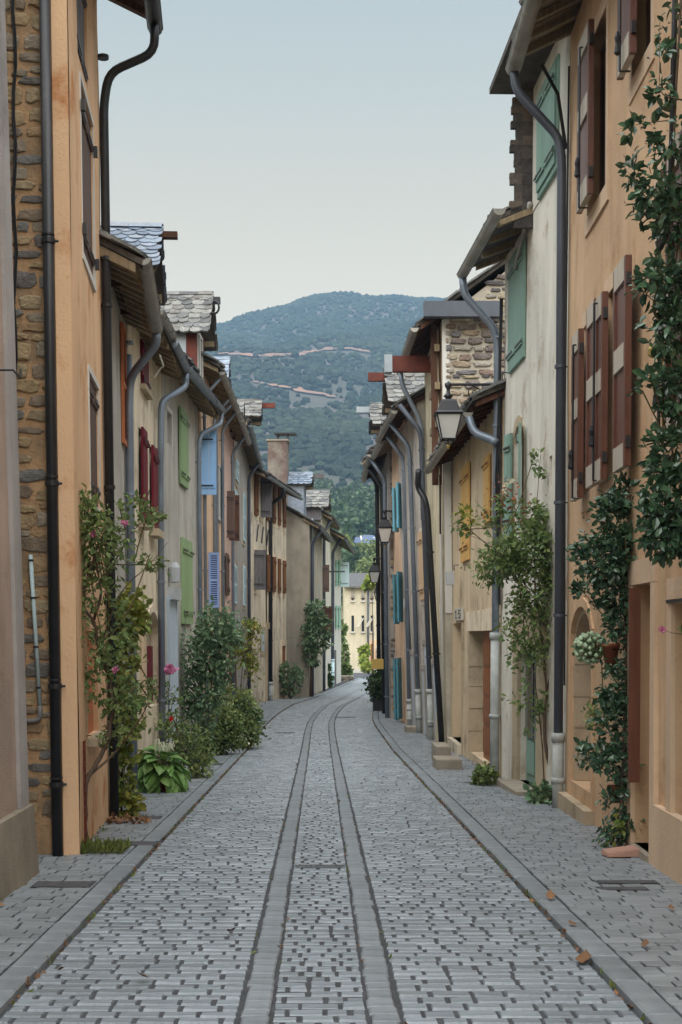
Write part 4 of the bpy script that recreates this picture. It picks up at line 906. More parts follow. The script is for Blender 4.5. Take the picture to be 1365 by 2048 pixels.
# ---- ivory house with sea-green shutters
h = House('ivory_house', 'ivory rendered house with sea green shutters and a tall dormer on the right', 1, (16, 2.76), (20.6, 2.62), lean=.008)
zE = h.wq(1000, 470, 19.4)[2]
rw = h.rect(1023, 1054, 500, 730); ra = h.rect(1030, 1047, 852, 1065); rs = h.rect(1100, 1106, 912, 972); rd = h.rect(1042, 1080, 1302, 1572); rt = h.rect(1084, 1120, 160, 355)
uD0, uD1 = 0.02, h.q(1068, 300)[0]; zD = h.q(1110, 140)[1]+.3
h.wall(zE, 'ivory', [ra+(.25,), rs, rd], ridge=1.4)
h.closed(rw, 'seagreen', o=.012)
h.leaf(ra[1], .3, ra[2], ra[3]-.05, 'seagreen', 8, .03); h.leaf(ra[0], .3, ra[2], ra[3]-.05, 'seagreen', 10, .03, sgn=-1); h.window((ra[0], ra[1], ra[2], ra[3]))
u0, u1, z0, z1 = ra; c = (u0+u1)/2; wd = (u1-u0)/2; zs = z1-.25
for k in range(7):
    f = lambda t, e: (c-(wd+e)*math.cos(t), zs+(.25+e)*math.sin(t)); t0, t1 = math.pi*k/7+.02, math.pi*(k+1)/7-.02
    q = [f(t0, .002), f(t1, .002), f(t1, .14), f(t0, .14)]; h.mb().hexa([(a, -.02, b) for a, b in q]+[(a, .022, b) for a, b in q]).build('arch_stone', 'trimstone', h.o)
h.surround((u0, u1, z0, zs), 'trimstone', w=.14, o=.02, top=False)
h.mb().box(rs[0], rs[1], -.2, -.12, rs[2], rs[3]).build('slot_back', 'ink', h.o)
h.surround((rd[0], rd[1], h.zb, rd[3]), 'trimstone', w=.42, o=.05); dd = h.door((rd[0], rd[1], rd[2], rd[3]), 'seagreen', o=-.08)
for a, b in ((rd[0]+.08, (rd[0]+rd[1])/2-.04), ((rd[0]+rd[1])/2+.04, rd[1]-.08)): h.mb().box(a, b, -.06, -.045, rd[2]+.6, rd[3]-.15).build('pane', 'glass', dd)
h.mb().box(rd[0]-.1, rd[1]+.15, -.1, .3, h.zb, rd[2]).build('doorstep', 'cement', h.o)
h.roof(zE, over=.5, pitch=.4, rafters=.6, u0=uD1, verge=False, som='greywood')
h.gutter((h.wq(992, 418, 17.8)[0], .52, zE-.12), (h.L+.15, .6, zE-.2), r=.08, m='oldzinc', rings=.5)
x = h.L+.05
h.pipe([(h.L+.1, .6, zE-.25), (h.L+.1, .58, zE-.5), (x, .14, zE-1.0), (x, .09, zE-1.25), (x, .09, h.zb+.02)], r=.056, m='zinc', collars=[h.q(985, y, .09)[1] for y in (690, 860, 1140)], low=(h.q(988, 1272, .09)[1], 'castwhite'))
# wall dormer
h.mb().box(uD0, uD1, -1.2, .012, zE+.001, zD).build('dormer_wall', 'ivory', h.o)
h.closed(rt, 'seagreen', o=.03); h.surround(rt, 'seagreen', w=.05, o=.04, bottom=True)
dk = h.mb()
zz = zE-.2; kk = 0
while zz < zD:      # dark boarded cheek seen past the eave, with a ragged slate edge
    hh = U(.1, .22); h.mb().box(uD1+.002, uD1+.06, -.1-U(0, .03), .17+U(-.02, .02), zz, zz+hh-.004).build('cheek_board', 'cheekstone', h.o)
    h.mb().box(uD1+.0, uD1+.07, .15, .2+U(.02, .11), zz-.004, zz+hh*.5).build('cheek_slate', 'cheekstone', h.o); h.mb().box(uD1+.0, uD1+.075, .14, .2+U(.02, .11), zz+hh*.5, zz+hh).build('cheek_slate', 'cheekstone', h.o); zz += hh
h.mb().hexa([(uD0-.1, -1.3, zD), (uD1+.2, -1.3, zD), (uD1+.2, .55, zD), (uD0-.1, .55, zD), (uD0-.1, -1.3, zD+.5), (uD1+.2, -1.3, zD+.5), (uD1+.2, .55, zD+.08), (uD0-.1, .55, zD+.08)]).build('dormer_roof', 'roofslab', h.o)
h.mb().tube([(uD1-.05, .05, zE+.1), (uD1+.9, .07, zE-.5)], .035, 8).build('lead_pipe', 'oldzinc', h.o, smooth=True)
for k in range(3): h.mb().tube([(h.L-.08+.02*k, .05+.02*math.sin(k), zE-.6), (h.L-.1+.03*k, .08, zE-2), (h.L-.05, .06+.03*k, zE-3.2), (h.L-.08+.02*k, .05, 2)], .014, 6).build('cable', 'cable', h.o)
for px, py in ((1012, 745), (1006, 900)): u, z = h.q(px, py, .05); h.mb().tube([(u, 0, z), (u, .1, z), (u, .1, z-.12)], .01, 6).build('iron_hook', 'iron', h.o)

# ---- low beige house with mustard shutters
h = House('beige_house', 'low beige house with mustard shutters, number plaque and brown door', 1, (20.6, 2.62), (28, 2.6), lean=.004)
zE = h.wq(905, 872, 24.5)[2]
rm = h.rect(927, 942, 932, 1122); r2 = h.rect(973, 983, 912, 1045); dr = h.rect(940, 985, 1262, 1520); nr = h.rect(906, 926, 1246, 1482)
h.wall(zE+.2, 'beige', [dr, nr], ridge=1.0, rev=.35)
for r in (rm, r2): h.closed(r, 'mustard', o=.012, hinge='rust')
for px in (913, 935, 957): u, z = h.q(px, 1130, .05); h.mb().tube([(u, 0, z), (u, .09, z), (u, .09, z-.1)], .009, 6).build('iron_hook', 'iron', h.o)
h.door((dr[0], dr[0]+(dr[1]-dr[0])*.62, dr[2], dr[3]), 'doorwood', o=-.1, panels=4)
zz = dr[2]
while zz < dr[3]: hh = min(U(.2, .5), dr[3]-zz); h.mb().box(dr[1]-.1-U(0, .02), dr[1]-.002, -.33, .02+U(0, .015), zz+.004, zz+hh-.004).build('jamb_stone', 'trimstone', h.o); zz += hh
h.mb().box(dr[0]-.25, dr[1]+.25, -.02, .035, dr[3]+.004, dr[3]+.34).build('lintel', 'cream', h.o)
h.surround((nr[0], nr[1], h.zb, nr[3]), 'trimstone', w=.12, o=.03, top=False); h.mb().box(nr[0], nr[1], -.34, -.25, nr[2], nr[3]).build('recess_back', 'stonewhite', h.o)
h.mb().box(nr[0]-.05, nr[1]+.1, -.2, .1, h.zb, nr[2]).build('doorstep', 'stonewhite', h.o)
pq = h.rect(910, 925, 1216, 1241, .03); po = h.mb().box(pq[0], pq[1], .004, .04, pq[2], pq[3]).build('number_plaque', 'plaque', h.o)
pw, ph = pq[1]-pq[0], pq[3]-pq[2]
def glyph(segs, a, s):      # painted figures as strokes on the plaque
    for g in segs:
        pts = [(pq[1]-(a+x*s)*pw, .0435, pq[2]+(.2+y*.6)*ph) for x, y in g]; mb_ = h.mb().tube(pts, .008, 5); mb_.build('figure', 'ink', po)
glyph([[(0, .8), (.5, 1), (.5, 0)], [(.1, 0), (.9, 0)]], .14, .26)
glyph([[(1, 1), (.2, 1), (.1, .55), (.8, .6), (1, .3), (.7, 0), (0, .05)]], .55, .32)
h.roof(zE+.05, over=.45, pitch=.42, rafters=.5, rm='darkwood', som='darkwood')
a = h.wq(950, 818, 20.9); b = h.wq(838, 908, 28); h.gutter((a[0], .47, a[2]-.05), (h.L+.05, .5, zE-.18), r=.075, m='oldzinc', rings=.4)
h.pipe([(.15, .47, a[2]-.15), (.1, .4, a[2]-.38), (-.02, .14, a[2]-.5), (-.08, .1, a[2]-.55)], r=.06, m='zinc')
for (x0, x1, yt, yb, nm) in ((872, 902, 1490, 1512, 'a'), (872, 926, 1511, 1542, 'b')):
    p = W((x0+x1)/2, yb, 24.8); pass
u, o, z = h.wq(888, 1544, 22.4)
# ---- taller lime-washed house with rubble gable and timber loggia (leans into the street)
hb = h
h = House('lime_house', 'leaning lime washed house with rubble stone gable above the low beige roof', 1, (28, 2.5), (32.2, 2.47), lean=-.012)
zt = EYE+(CY-640)*28/FPX
h.wall(zt, 'lime', gm='mortar_w', ridge=1.9, plain_near=False)
o_of = lambda px: h.wq(px, 700, 28)[1]
rg = lambda o: zt+.1+(-o)*.72
h.stones(h.g, 'stones_g', -3.0, -.12, zt-2.6, zt+2.0, wr=(.16, .46), hr=(.08, .2), gap=.018, dep=(.03, .06), top=lambda o: zt+max(0, -o)*.75)
h.mb().box(-.02, .0, -.14, .0, 2.0, zt).build('corner_render', 'frame', h.o)
h.roof(zt+.05, over=.5, pitch=.72, rafters=.45, rm='darkwood', som='darkwood', th=.08)
a = h.wq(978, 612, 27.6); b = h.wq(848, 606, 27.6); h.mb().box(-.42, -.2, -1.15, .38, zt-.02, zt+.28).build('steel_lintel', 'darkpipe', h.o)
for px in (866, 882): o = h.wq(px, 700, 28.6)[1]; h.mb().box(.3, .44, o-.06, o+.06, zt-3.2, zt).build('loggia_post', 'darkwood', h.o)
for k in range(4): zz = zt-.5-k*.75; h.mb().box(.2, 1.6, .03, .13, zz-.07, zz+.07).build('loggia_rail', 'rafter', h.o)
rb_ = EYE+(CY-729)*29.5/FPX; h.mb().box(1.4, 1.58, -.3, 1.0, rb_-.16, rb_+.16).build('hoist_beam', 'rust', h.o)
h.mb().box(1.35, 1.63, .9, 1.06, rb_-.18, rb_+.18).build('beam_end', 'zincsheet', h.o)
h.gutter((-.3, .56, zt-.22), (h.L+.1, .56, zt-.22), r=.08, m='oldzinc')
h.pipe([(h.L-.2, .56, zt-.28), (h.L-.2, .52, zt-.6), (h.L-.2, .16, zt-1.3), (h.L-.2, .09, zt-1.6), (h.L-.2, .09, zt-3.6)], r=.055, m='zinc')
x = h.q(880, 1200, .1); h.pipe([(-.1, .5, zE-.2), (.2, .5, zE-.5), (x[0], .36, zE-.75), (x[0], .32, zE-1.0), (x[0], .09, h.zb+.1)], r=.06, m='blackpipe', collars=[3.2, 1.2])
h.mb().tube([(.35, .04, zt-3), (.3, .05, 3.6), (.32, .06, 2.2)], .02, 6).build('cable', 'cable', h.o)
r = h.rect(884, 899, 1146, 1172, .1); h.mb().box(r[0], r[0]+.28, .01, .14, r[2], r[3]).build('junction_box', 'boxgrey', h.o)
h.mb().tube([(.12, .06, zt-4.2), (.16, .06, h.zb)], .03, 8).build('white_conduit', 'frame', h.o)
u = h.wq(888, 1500, 27)
# ---- grey-green house with pale doors
h = House('grey_house', 'slim grey house with pale ice blue doors and peach shutters', 1, (32.2, 2.47), (37.2, 2.3), lean=-.035)
zt = EYE+(CY-835)*34.5/FPX
h.wall(zt, 'greyrough', ridge=1.4)
r = h.rect(842, 851, 1062, 1200); h.closed(r, 'peachsh', o=.02); h.surround(r, 'frame', w=.08, bottom=True)
for x0, x1, yt in ((866, 880, 1330), (848, 857, 1340), (853, 862, 1290), (828, 834, 1310)):
    r = h.rect(x0, x1, yt, 1460); h.mb().box(r[0], min(r[1], r[0]+.75), .004, .04, h.zb, r[3]).build('door', 'icedoor', h.o); h.surround((r[0], min(r[1], r[0]+.75), h.zb, r[3]), 'greydark', w=.1, o=.06)
h.mb().box(h.L*.3, h.L*.3+.7, -.05, .35, h.zb, gz(34)+.16).build('doorstep', 'cement', h.o)
h.roof(zt, over=.5, pitch=.5, rafters=.45, rm='darkwood')
h.gutter((0, .52, zt-.2), (h.L, .52, zt-.2), r=.075, m='oldzinc')
for px, m in ((853, 'darkpipe'), (829, 'zinc')): x = h.q(px, 1200, .09); h.pipe([(x[0]+.2, .5, zt-.25), (x[0], .12, zt-.8), (x[0], .08, zt-1), (x[0], .08, h.zb)], r=.055, m=m, low=(h.q(px, 1380, .08)[1], 'castwhite'))
zz = EYE+(CY-660)*31/FPX; 
u2 = h.u_of_d(34.6); zr = EYE+(CY-742)*35.4/FPX
h.dormer(u2, u2+1.6, zt-.1, zr-.75, zr, .1, .42, -1.6, 'lauze', w=.24, expo=.17, cheek='peach', front='peach', beam=(0, .85, .2, .18))
# ---- peach house with turquoise shutters
h = House('peach_house', 'slim peach house with turquoise plank shutters on three floors', 1, (37.2, 2.3), (40.6, 2.2), lean=-.02)
zt = EYE+(CY-885)*39/FPX
h.wall(zt, 'peach', ridge=1.4)
for x0, x1, yt, yb, m, w in ((797, 805, 972, 1062, 'turquoise', .4), (805, 812, 962, 1055, 'turquoise', .4), (798, 804, 1148, 1248, 'teal', .4), (806, 812, 1142, 1244, 'teal', .4), (798, 804, 1318, 1440, 'teal', .35), (804, 810, 1316, 1438, 'teal', .35)):
    r = h.rect(x0, x1, yt, yb, .05); h.leaf(r[1], w, r[2], r[3], m, 22, .04, sgn=-1, th=.05)
h.roof(zt, over=.5, pitch=.5, rafters=.45); h.gutter((0, .52, zt-.2), (h.L, .52, zt-.2), r=.08, m='oldzinc')
x = h.q(815, 1200, .09); h.pipe([(x[0], .5, zt-.3), (x[0], .1, zt-.9), (x[0], .08, h.zb)], r=.06, m='zinc', low=(h.q(816, 1400, .08)[1], 'castwhite'))
r = h.rect(806, 813, 1198, 1218, .1); h.mb().box(r[0], r[0]+.3, .0, .15, r[2], r[3]).build('junction_box', 'boxgrey', h.o)
# ---- stone corner house and the last one
h = House('stone_house', 'rough grey stone corner house carrying two black lanterns', 1, (40.7, 2.03), (47.5, 2.06), lean=-.006)
zt = EYE+(CY-905)*42/FPX
h.wall(zt, 'greydark', gm='greydark', ridge=1.5)
h.stones(h.g, 'stones_o', -1.0, -.05, h.zb, zt, wr=(.12, .3), hr=(.1, .22), dep=(.02, .04), drop=.35)
h.roof(zt, over=.55, pitch=.5, rafters=.5, rm='darkwood'); h.gutter((0, .55, zt-.22), (h.L, .55, zt-.22), r=.08, m='oldzinc')
u2 = h.u_of_d(43.4); zr = EYE+(CY-808)*44/FPX; h.dormer(u2, u2+1.6, zt-.1, zr-.6, zr, .1, .4, -1.4, 'lauze', w=.26, expo=.2, cheek='greywood', front='greywood', beam=(0, .85, .18, .16), bm='zincsheet')
for px, m in ((767, 'blackpipe'), (773, 'zinc')): x = h.q(px, 1250, .1); h.pipe([(x[0], .52, zt-.3), (x[0], .12, zt-.9), (x[0], .09, h.zb)], r=.06, m=m)
hx = W(776, 1330, 42); h.mb().box(1.2, 1.5, .15, .5, EYE+(CY-1338)*42/FPX, EYE+(CY-1318)*42/FPX).build('ochre_box', 'ochrebox', h.o)
h = House('lantern_house', 'last shadowed house of the right row beyond the stone corner', 1, (47.5, 2.06), (58, 3.2), lean=-.01)
zt = EYE+(CY-930)*50/FPX
h.wall(zt, 'beige', ridge=1.5); h.roof(zt, over=.55); h.gutter((0, .55, zt-.2), (h.L, .55, zt-.2), r=.08, m='oldzinc')
h.pipe([(.3, .5, zt-.3), (.3, .1, zt-.9), (.3, .09, h.zb)], r=.07, m='blackpipe')
# ---- yellow house closing the view
dy = 136.
X0, X1 = (689-CX)*dy/FPX, (770-CX)*dy/FPX
h = House('yellow_house', 'pale yellow house with tilted shutters closing the end of the street', 1, (dy-.001, X1+1.4), (dy+.001, X0), lean=0., depth=8, zb=gz(dy)-.3)
zt = EYE+(CY-1172)*dy/FPX; h.wall(zt, 'yellow', ridge=1.6, wav=.0)
for i, cx in enumerate((706, 726.3, 744.5)):
    for k, (yt, yb) in enumerate(((1175, 1201), (1231, 1263))):
        r = h.rect(cx-2.6, cx+2.6, yt, yb)
        h.mb().box(r[0], r[1], .005, .02, r[2], r[3]).build('window', 'glass' if k else 'brownpaint', h.o); h.sill(r, 'frame', .2, .15)
        if k == 0:
            wl_ = r[1]-r[0]; h.leaf(r[0]-.001, wl_*.5, r[2]+.25, r[3], 'palerail', 0, .05); h.leaf(r[1]+.001, wl_*.5, r[2]+.25, r[3], 'palerail', 0, .05, sgn=-1)
            h.mb().box(r[0]-.1, r[1]+.1, .1, .13, r[2]+.2, r[2]+.26).build('balcony_rail', 'iron', h.o)
        elif i: # shutters hung from the top, tilted out
            zt_, zb_ = r[3]-.25, r[2]+.45
            for a, b in ((r[0], (r[0]+r[1])/2-.03), ((r[0]+r[1])/2+.03, r[1])):
                h.mb().hexa([(a, .06, zt_), (b, .06, zt_), (b, .1, zt_), (a, .1, zt_), (a+.55, .9, zb_), (b+.55, .9, zb_), (b+.55, .94, zb_), (a+.55, .94, zb_)]).build('tilted_shutter', 'palerail', h.o)
r = h.rect(742, 748, 1288, 1322); h.mb().box(r[0], r[1], .004, .05, h.zb, r[3]).build('door', 'doorwood', h.o); h.surround((r[0], r[1], h.zb, r[3]), 'peach', w=.3, o=.03)
r = h.rect(757, 762, 1297, 1327); h.mb().box(r[0], r[1], .004, .05, r[2], r[3]).build('window', 'brownpaint', h.o); h.surround(r, 'frame', w=.25, o=.03, bottom=True)
x = h.q(736.5, 1200)[0]; h.pipe([(x, .2, zt-.1), (x, .1, h.zb+.4)], r=.09, m='darkpipe')
h.roof(zt, over=.5, pitch=.32, rafters=0, edge=False, verge=False, sm='lauze', m='lauze'); h.gutter((0, .55, zt-.1), (h.L, .55, zt-.1), r=.1, m='oldzinc')
h.mb().box(0, h.L, -.05, .12, h.zb, EYE+(CY-1338)*dy/FPX).build('plinth', 'frame', h.o)

# ---------------------------------------------------------------- cement steps by the beige house
def block(x0, x1, y_top, y_bot, d, dep, label, zlow=None):
    a, b = W(x0, y_bot, d), W(x1, y_bot, d); zt = EYE+(CY-y_top)*d/FPX; z0 = gz(d)+.02 if zlow is None else zlow
    e = empty('cement_step', ((a.x+b.x)/2, d+dep/2, z0), 0, label, 'step'); w = (b.x-a.x)/2; c = .012
    mb = MB(); H = zt-z0
    for (sx, z_) in ((w, 0), (w, H-c), (w-c, H)):
        pass
    v = []; 
    for (s, z_) in ((0, 0), (0, H-c), (c, H)): v += [(-w+s, -dep/2+s, z_), (w-s, -dep/2+s, z_), (w-s, dep/2-s, z_), (-w+s, dep/2-s, z_)]
    f = [(0, 1, 2, 3)]+[(r*4+i, r*4+(i+1) % 4, r*4+4+(i+1) % 4, r*4+4+i) for r in (0, 1) for i in range(4)]+[(8, 9, 10, 11)]
    mb.raw(v, f).build('block', 'cement', e)
block(873, 925, 1519, 1543, 22.2, .75, 'lower and wider of the two stacked cement steps by the beige house')
block(873, 903, 1493, 1515, 23.6, 1.0, 'upper smaller cement step against the leaning lime washed house')
# ---------------------------------------------------------------- lanterns
def lantern(px_w, px_l, py, d, size, label, wallx=None):
    """French street lantern hanging from a scrolled wall bracket; py = bracket height, px_l = lantern axis, px_w = wall"""
    z = EYE+(CY-py)*d/FPX; xw = (px_w-CX)*d/FPX; xl = (px_l-CX)*d/FPX
    e = empty('street_lantern', (xw, d, z), 0, label, 'street lamp', 'lanterns bracketed along the right row'); X = xl-xw; s = size
    mb = MB(); mb.tube([(0, 0, 0), (X-.06*s, 0, 0)], .024*s, 8).box(-.02, .02, -.05*s, .05*s, -.3*s, .12*s)
    sp = [(X*.15+(.11*s-.1*s*t)*math.cos(t*9+1.0)+.12*s*0, 0, -.16*s+(.11*s-.1*s*t)*math.sin(t*9+1.0)) for t in [k/22 for k in range(23)]]
    mb.tube([(X*.48+p[0]-X*.15, 0, p[2]+.02*s) for p in sp], .011*s, 6); mb.tube([(-.0, 0, -.26*s), (X*.15, 0, -.2*s), (X*.36, 0, -.08*s), (X*.5, 0, -.03*s)], .012*s, 6)
    mb.build('bracket', 'iron', e)
    t = lambda r, zz: [(X+r*sx, r*sy, zz) for sx, sy in ((-1, -1), (1, -1), (1, 1), (-1, 1))]
    hd = MB().lathe((X, 0, -.03*s), [(.0, .09*s), (.05*s, .05*s), (.06*s, 0), (.03*s, -.05*s), (.03*s, -.12*s), (.05*s, -.13*s), (.085*s, -.17*s), (.05*s, -.2*s), (.055*s, -.24*s)], 12).build('finial', 'iron', e, smooth=True)
    q = [-.26*s, -.29*s, -.46*s, -.5*s, -.515*s]; rr = [.1*s, .13*s, .19*s, .245*s, .235*s]
    v = sum([t(r, z_) for r, z_ in zip(rr, q)], []); f = [(k*4+i, k*4+(i+1) % 4, k*4+4+(i+1) % 4, k*4+4+i) for k in range(4) for i in range(4)]+[(3, 2, 1, 0), (16, 17, 18, 19)]
    MB().raw(v, f).build('hood', 'iron', e)
    zt, zb_, rt, rb = -.52*s, -.93*s, .205*s, .115*s
    fr = MB()
    for sx, sy in ((-1, -1), (1, -1), (1, 1), (-1, 1)): fr.tube([(X+rt*sx, rt*sy, zt), (X+rb*sx, rb*sy, zb_)], .012*s, 6)
    for r, z_ in ((rt, zt), (rb, zb_)):
        c = t(r, z_); [fr.tube([c[i], c[(i+1) % 4]], .012*s, 6) for i in range(4)]
    fr.tube([(X-rb, 0, zb_), (X, 0, zb_-.1*s), (X+rb, 0, zb_)], .008*s, 6).tube([(X, -rb, zb_), (X, 0, zb_-.1*s), (X, rb, zb_)], .008*s, 6)
    fr.build('lantern_frame', 'iron', e)
    a, b = t(rt-.006, zt), t(rb-.006, zb_)
    for i in range(4): MB().raw([a[i], a[(i+1) % 4], b[(i+1) % 4], b[i]], [(0, 1, 2, 3)]).build('pane', 'frosted', e)
    MB().lathe((X, 0, zb_-.12*s), [(.0, -.05*s), (.03*s, -.03*s), (.03*s, .02*s), (.01*s, .05*s)], 10).build('drop_finial', 'brass', e, smooth=True)
lantern(994, 897, 769, 20.8, .86, 'large black lantern on a scrolled bracket beside the ivory house, nearest of the lanterns')
lantern(797, 770, 1022, 40.3, .95, 'second black lantern along the right row, below turquoise shutters')
lantern(776, 749, 1117, 47.3, .86, 'third black lantern along the right row, in front of the yellow house roof')
lantern(772, 757, 1164, 57, .8, 'fourth and smallest lantern, half hidden behind black downpipes')
# ================================================================ PLANTS
LV = np.array([(0, 0, 0), (-.26, .38, .05), (0, .45, -.02), (.26, .38, .05), (-.2, .72, .03), (.2, .72, .03), (0, 1, -.1)])
LF = np.array([(0, 2, 1), (0, 3, 2), (1, 2, 4), (2, 3, 5), (2, 6, 4), (2, 5, 6)])
def norm(a): return a/np.maximum(np.linalg.norm(a, axis=-1, keepdims=True), 1e-9)
def leaves_mesh(name, pts, size, m, parent, out=None, droop=-.15, upb=.6, var=.5, wide=1.0, kind=None):
    n = len(pts); g = rng.normal(size=(n, 3)); dr = g.copy()
    if out is not None: dr = dr*.75+out*.7
    dr[:, 2] += droop; dr = norm(dr); nr = rng.normal(size=(n, 3))*.7; nr[:, 2] += upb; nr[:, 1] -= .25
    sd = norm(np.cross(dr, norm(nr))); nn = np.cross(sd, dr)
    L = size*(1+var*rng.uniform(-1, 1, n))[:, None, None]
    V = pts[:, None, :]+L*(LV[None, :, 0:1]*wide*sd[:, None]+LV[None, :, 1:2]*dr[:, None]+LV[None, :, 2:3]*nn[:, None])
    Fc = (LF[None]+7*np.arange(n)[:, None, None]).reshape(-1, 3)
    me = bpy.data.meshes.new(name); me.from_pydata(V.reshape(-1, 3).tolist(), [], Fc.tolist()); me.update()
    return link(name, me, M[m] if isinstance(m, str) else m, parent, kind)
def cloud(blobs, base, clump=.3, per=26, fill=.55):
    """blobs: (px,py,d, rx_px, ry_px, rd_m, n) -> leaf points gathered in clumps, and outward directions"""
    P, O = [], []
    for px, py, d, rx, ry, rd, n in blobs:
        c = np.array(W(px, py, d))-base; r = np.array([rx*d/FPX, rd, ry*d/FPX]); k = max(3, int(n/per))
        u = norm(rng.normal(size=(k, 3)))*(rng.uniform(fill**3, 1, k)**(1/3))[:, None]
        cc = c+u*r; w = rng.integers(0, k, n); sp = clump*min(r[0], r[2])*rng.uniform(.5, 1.2, k)
        p = cc[w]+rng.normal(size=(n, 3))*sp[w][:, None]*np.array([1, min(1, rd/max(r[0], .01)), 1]); P.append(p); O.append(norm((p-c)/r))
    return np.concatenate(P), np.concatenate(O)
def plant(name, label, base_px, d, stems, blobs, lm, size, sm='bark', cat='plant', group=None, clump=.3, per=26, extra=None, droop=-.15, wide=1.0, zbase=None, twigs=14, upb=.6):
    b = W(base_px[0], base_px[1], d); b.z = gz(d)+.03 if zbase is None else zbase
    e = empty(name, b, 0, label, cat, group); base = np.array(b)
    for s in stems:       # each stem: list of (px,py,d), radius at foot
        pts = [Vector(W(*p))-b for p in s[0]]; k = len(pts)
        MB().tube(rounded([tuple(p) for p in pts], .2, 3), .01, 7) if False else None
        rp = rounded([tuple(p) for p in pts], .25, 3); rs = [s[1]*(1-.65*i/max(1, len(rp)-1)) for i in range(len(rp))]
        rp = [(x+U(-1, 1)*s[1]*.35, y+U(-1, 1)*s[1]*.35, z) for x, y, z in rp]
        MB().tube(rp, rs, 8).build('stem', s[2] if len(s) > 2 else sm, e, smooth=True)
    P, O = cloud(blobs, base, clump, per)
    if twigs:
        mb = MB(); c = P.mean(0)
        for k in range(twigs):
            a = P[rng.integers(len(P))]; q = P[rng.integers(len(P))]; mid = (a+q)/2+rng.normal(size=3)*.05
            if np.linalg.norm(a-q) < 1.2: mb.tube([tuple(a), tuple(mid), tuple(q)], .006, 5)
        if mb.v: mb.build('twig', 'greenstem', e)
    leaves_mesh('foliage', P, size, lm, e, O, droop, upb, wide=wide)
    for ex in (extra or []):
        bl, m, sz = ex; P2, O2 = cloud(bl, base, .4, 12); leaves_mesh('foliage', P2, sz, m, e, O2, droop, upb, wide=wide)
    return e
def rose_flower(parent, px, py, d, r, m, n=16):
    c = np.array(W(px, py, d)-parent.location); k = n*3; q = norm(rng.normal(size=(k, 3))); rad = rng.uniform(.15, .75, k)[:, None]*r
    leaves_mesh('flower', c+q*rad*np.array([1, .8, .8]), r*.62, m, parent, q*2.2, .1, .2, wide=2.1)
# --- left row
p = plant('climbing_rose', 'climbing rose with bare twisted trunk on the orange house', (172, 1700), 12.3,
  [([(172, 1712, 12.3), (170, 1640, 12.35), (168, 1560, 12.4), (200, 1520, 12.5), (222, 1460, 12.6), (228, 1380, 12.7), (200, 1300, 12.6), (188, 1240, 12.5), (165, 1215, 12.4), (168, 1180, 12.4), (190, 1110, 12.4), (215, 1050, 12.5)], .026),
   ([(168, 1560, 12.4), (230, 1510, 12.6), (280, 1440, 12.8), (300, 1400, 12.9)], .012), ([(188, 1240, 12.5), (205, 1190, 12.5), (190, 1100, 12.4), (180, 1040, 12.4)], .014), ([(200, 1300, 12.6), (240, 1180, 12.7), (300, 1130, 12.9), (335, 1085, 13.0)], .007), ([(215, 1150, 12.6), (270, 1050, 12.8), (330, 1025, 13)], .007)],
  [(205, 1075, 12.5, 62, 70, .22, 900), (170, 1020, 12.4, 30, 28, .15, 170), (270, 1020, 12.7, 34, 24, .15, 130), (318, 1030, 13, 22, 12, .1, 40), (300, 1120, 12.9, 30, 20, .1, 70), (190, 1180, 12.5, 36, 40, .15, 200), (225, 1270, 12.6, 40, 60, .2, 330), (205, 1370, 12.6, 42, 60, .2, 300), (248, 1420, 12.7, 40, 60, .2, 330), (285, 1385, 12.9, 26, 30, .12, 90), (155, 1250, 12.35, 22, 50, .1, 110), (215, 1480, 12.6, 30, 30, .12, 90)],
  'rose_leaf', .055, cat='rose', clump=.34, per=14, twigs=26)
for _q in ((146, 998), (250, 1045), (188, 1068), (232, 1340)): rose_flower(p, _q[0], _q[1], 12.3, .03, 'petal_pink')
plant('creeper', 'yellowing leafy creeper beside the second black downpipe', (245, 1640), 15.2,
  [([(243, 1645, 15.3), (247, 1500, 15.3), (252, 1350, 15.2), (262, 1200, 15.2)], .014)],
  [(262, 1230, 15.2, 26, 50, .15, 420), (250, 1330, 15.2, 28, 60, .15, 420), (250, 1440, 15.2, 26, 60, .15, 380), (247, 1540, 15.2, 22, 60, .15, 300), (245, 1610, 15.1, 28, 34, .18, 320)], 'ivy_leaf', .075, cat='creeper', clump=.3, per=12, wide=1.5)
# grass tuft and leaf litter
g = empty('grass_tuft', W(205, 1712, 12.0).xy.to_3d()+Vector((0, 0, gz(12)+.035)), 0, 'tuft of grass and weeds at the foot of the climbing rose', 'grass')
n = 420; pts = np.stack([rng.uniform(-.17, .2, n), rng.uniform(-.1, .22, n), np.zeros(n)], -1); ou = np.tile([0, 0, 1.6], (n, 1)); leaves_mesh('foliage', pts, .085, 'grass', g, ou, .3, 0, wide=.3)
g = empty('leaf_litter', W(250, 1650, 14.4).xy.to_3d()+Vector((0, 0, gz(14.4)+.04)), 0, 'drift of dry brown leaves under the yellowing creeper', 'leaves')
n = 170; pts = np.stack([rng.uniform(-.2, .24, n), rng.uniform(-.16, .2, n), rng.uniform(0, .03, n)], -1); tag(leaves_mesh('leaf_heap', pts, .045, 'litter', g, None, 0, 1.5, wide=1.3, kind='stuff'))
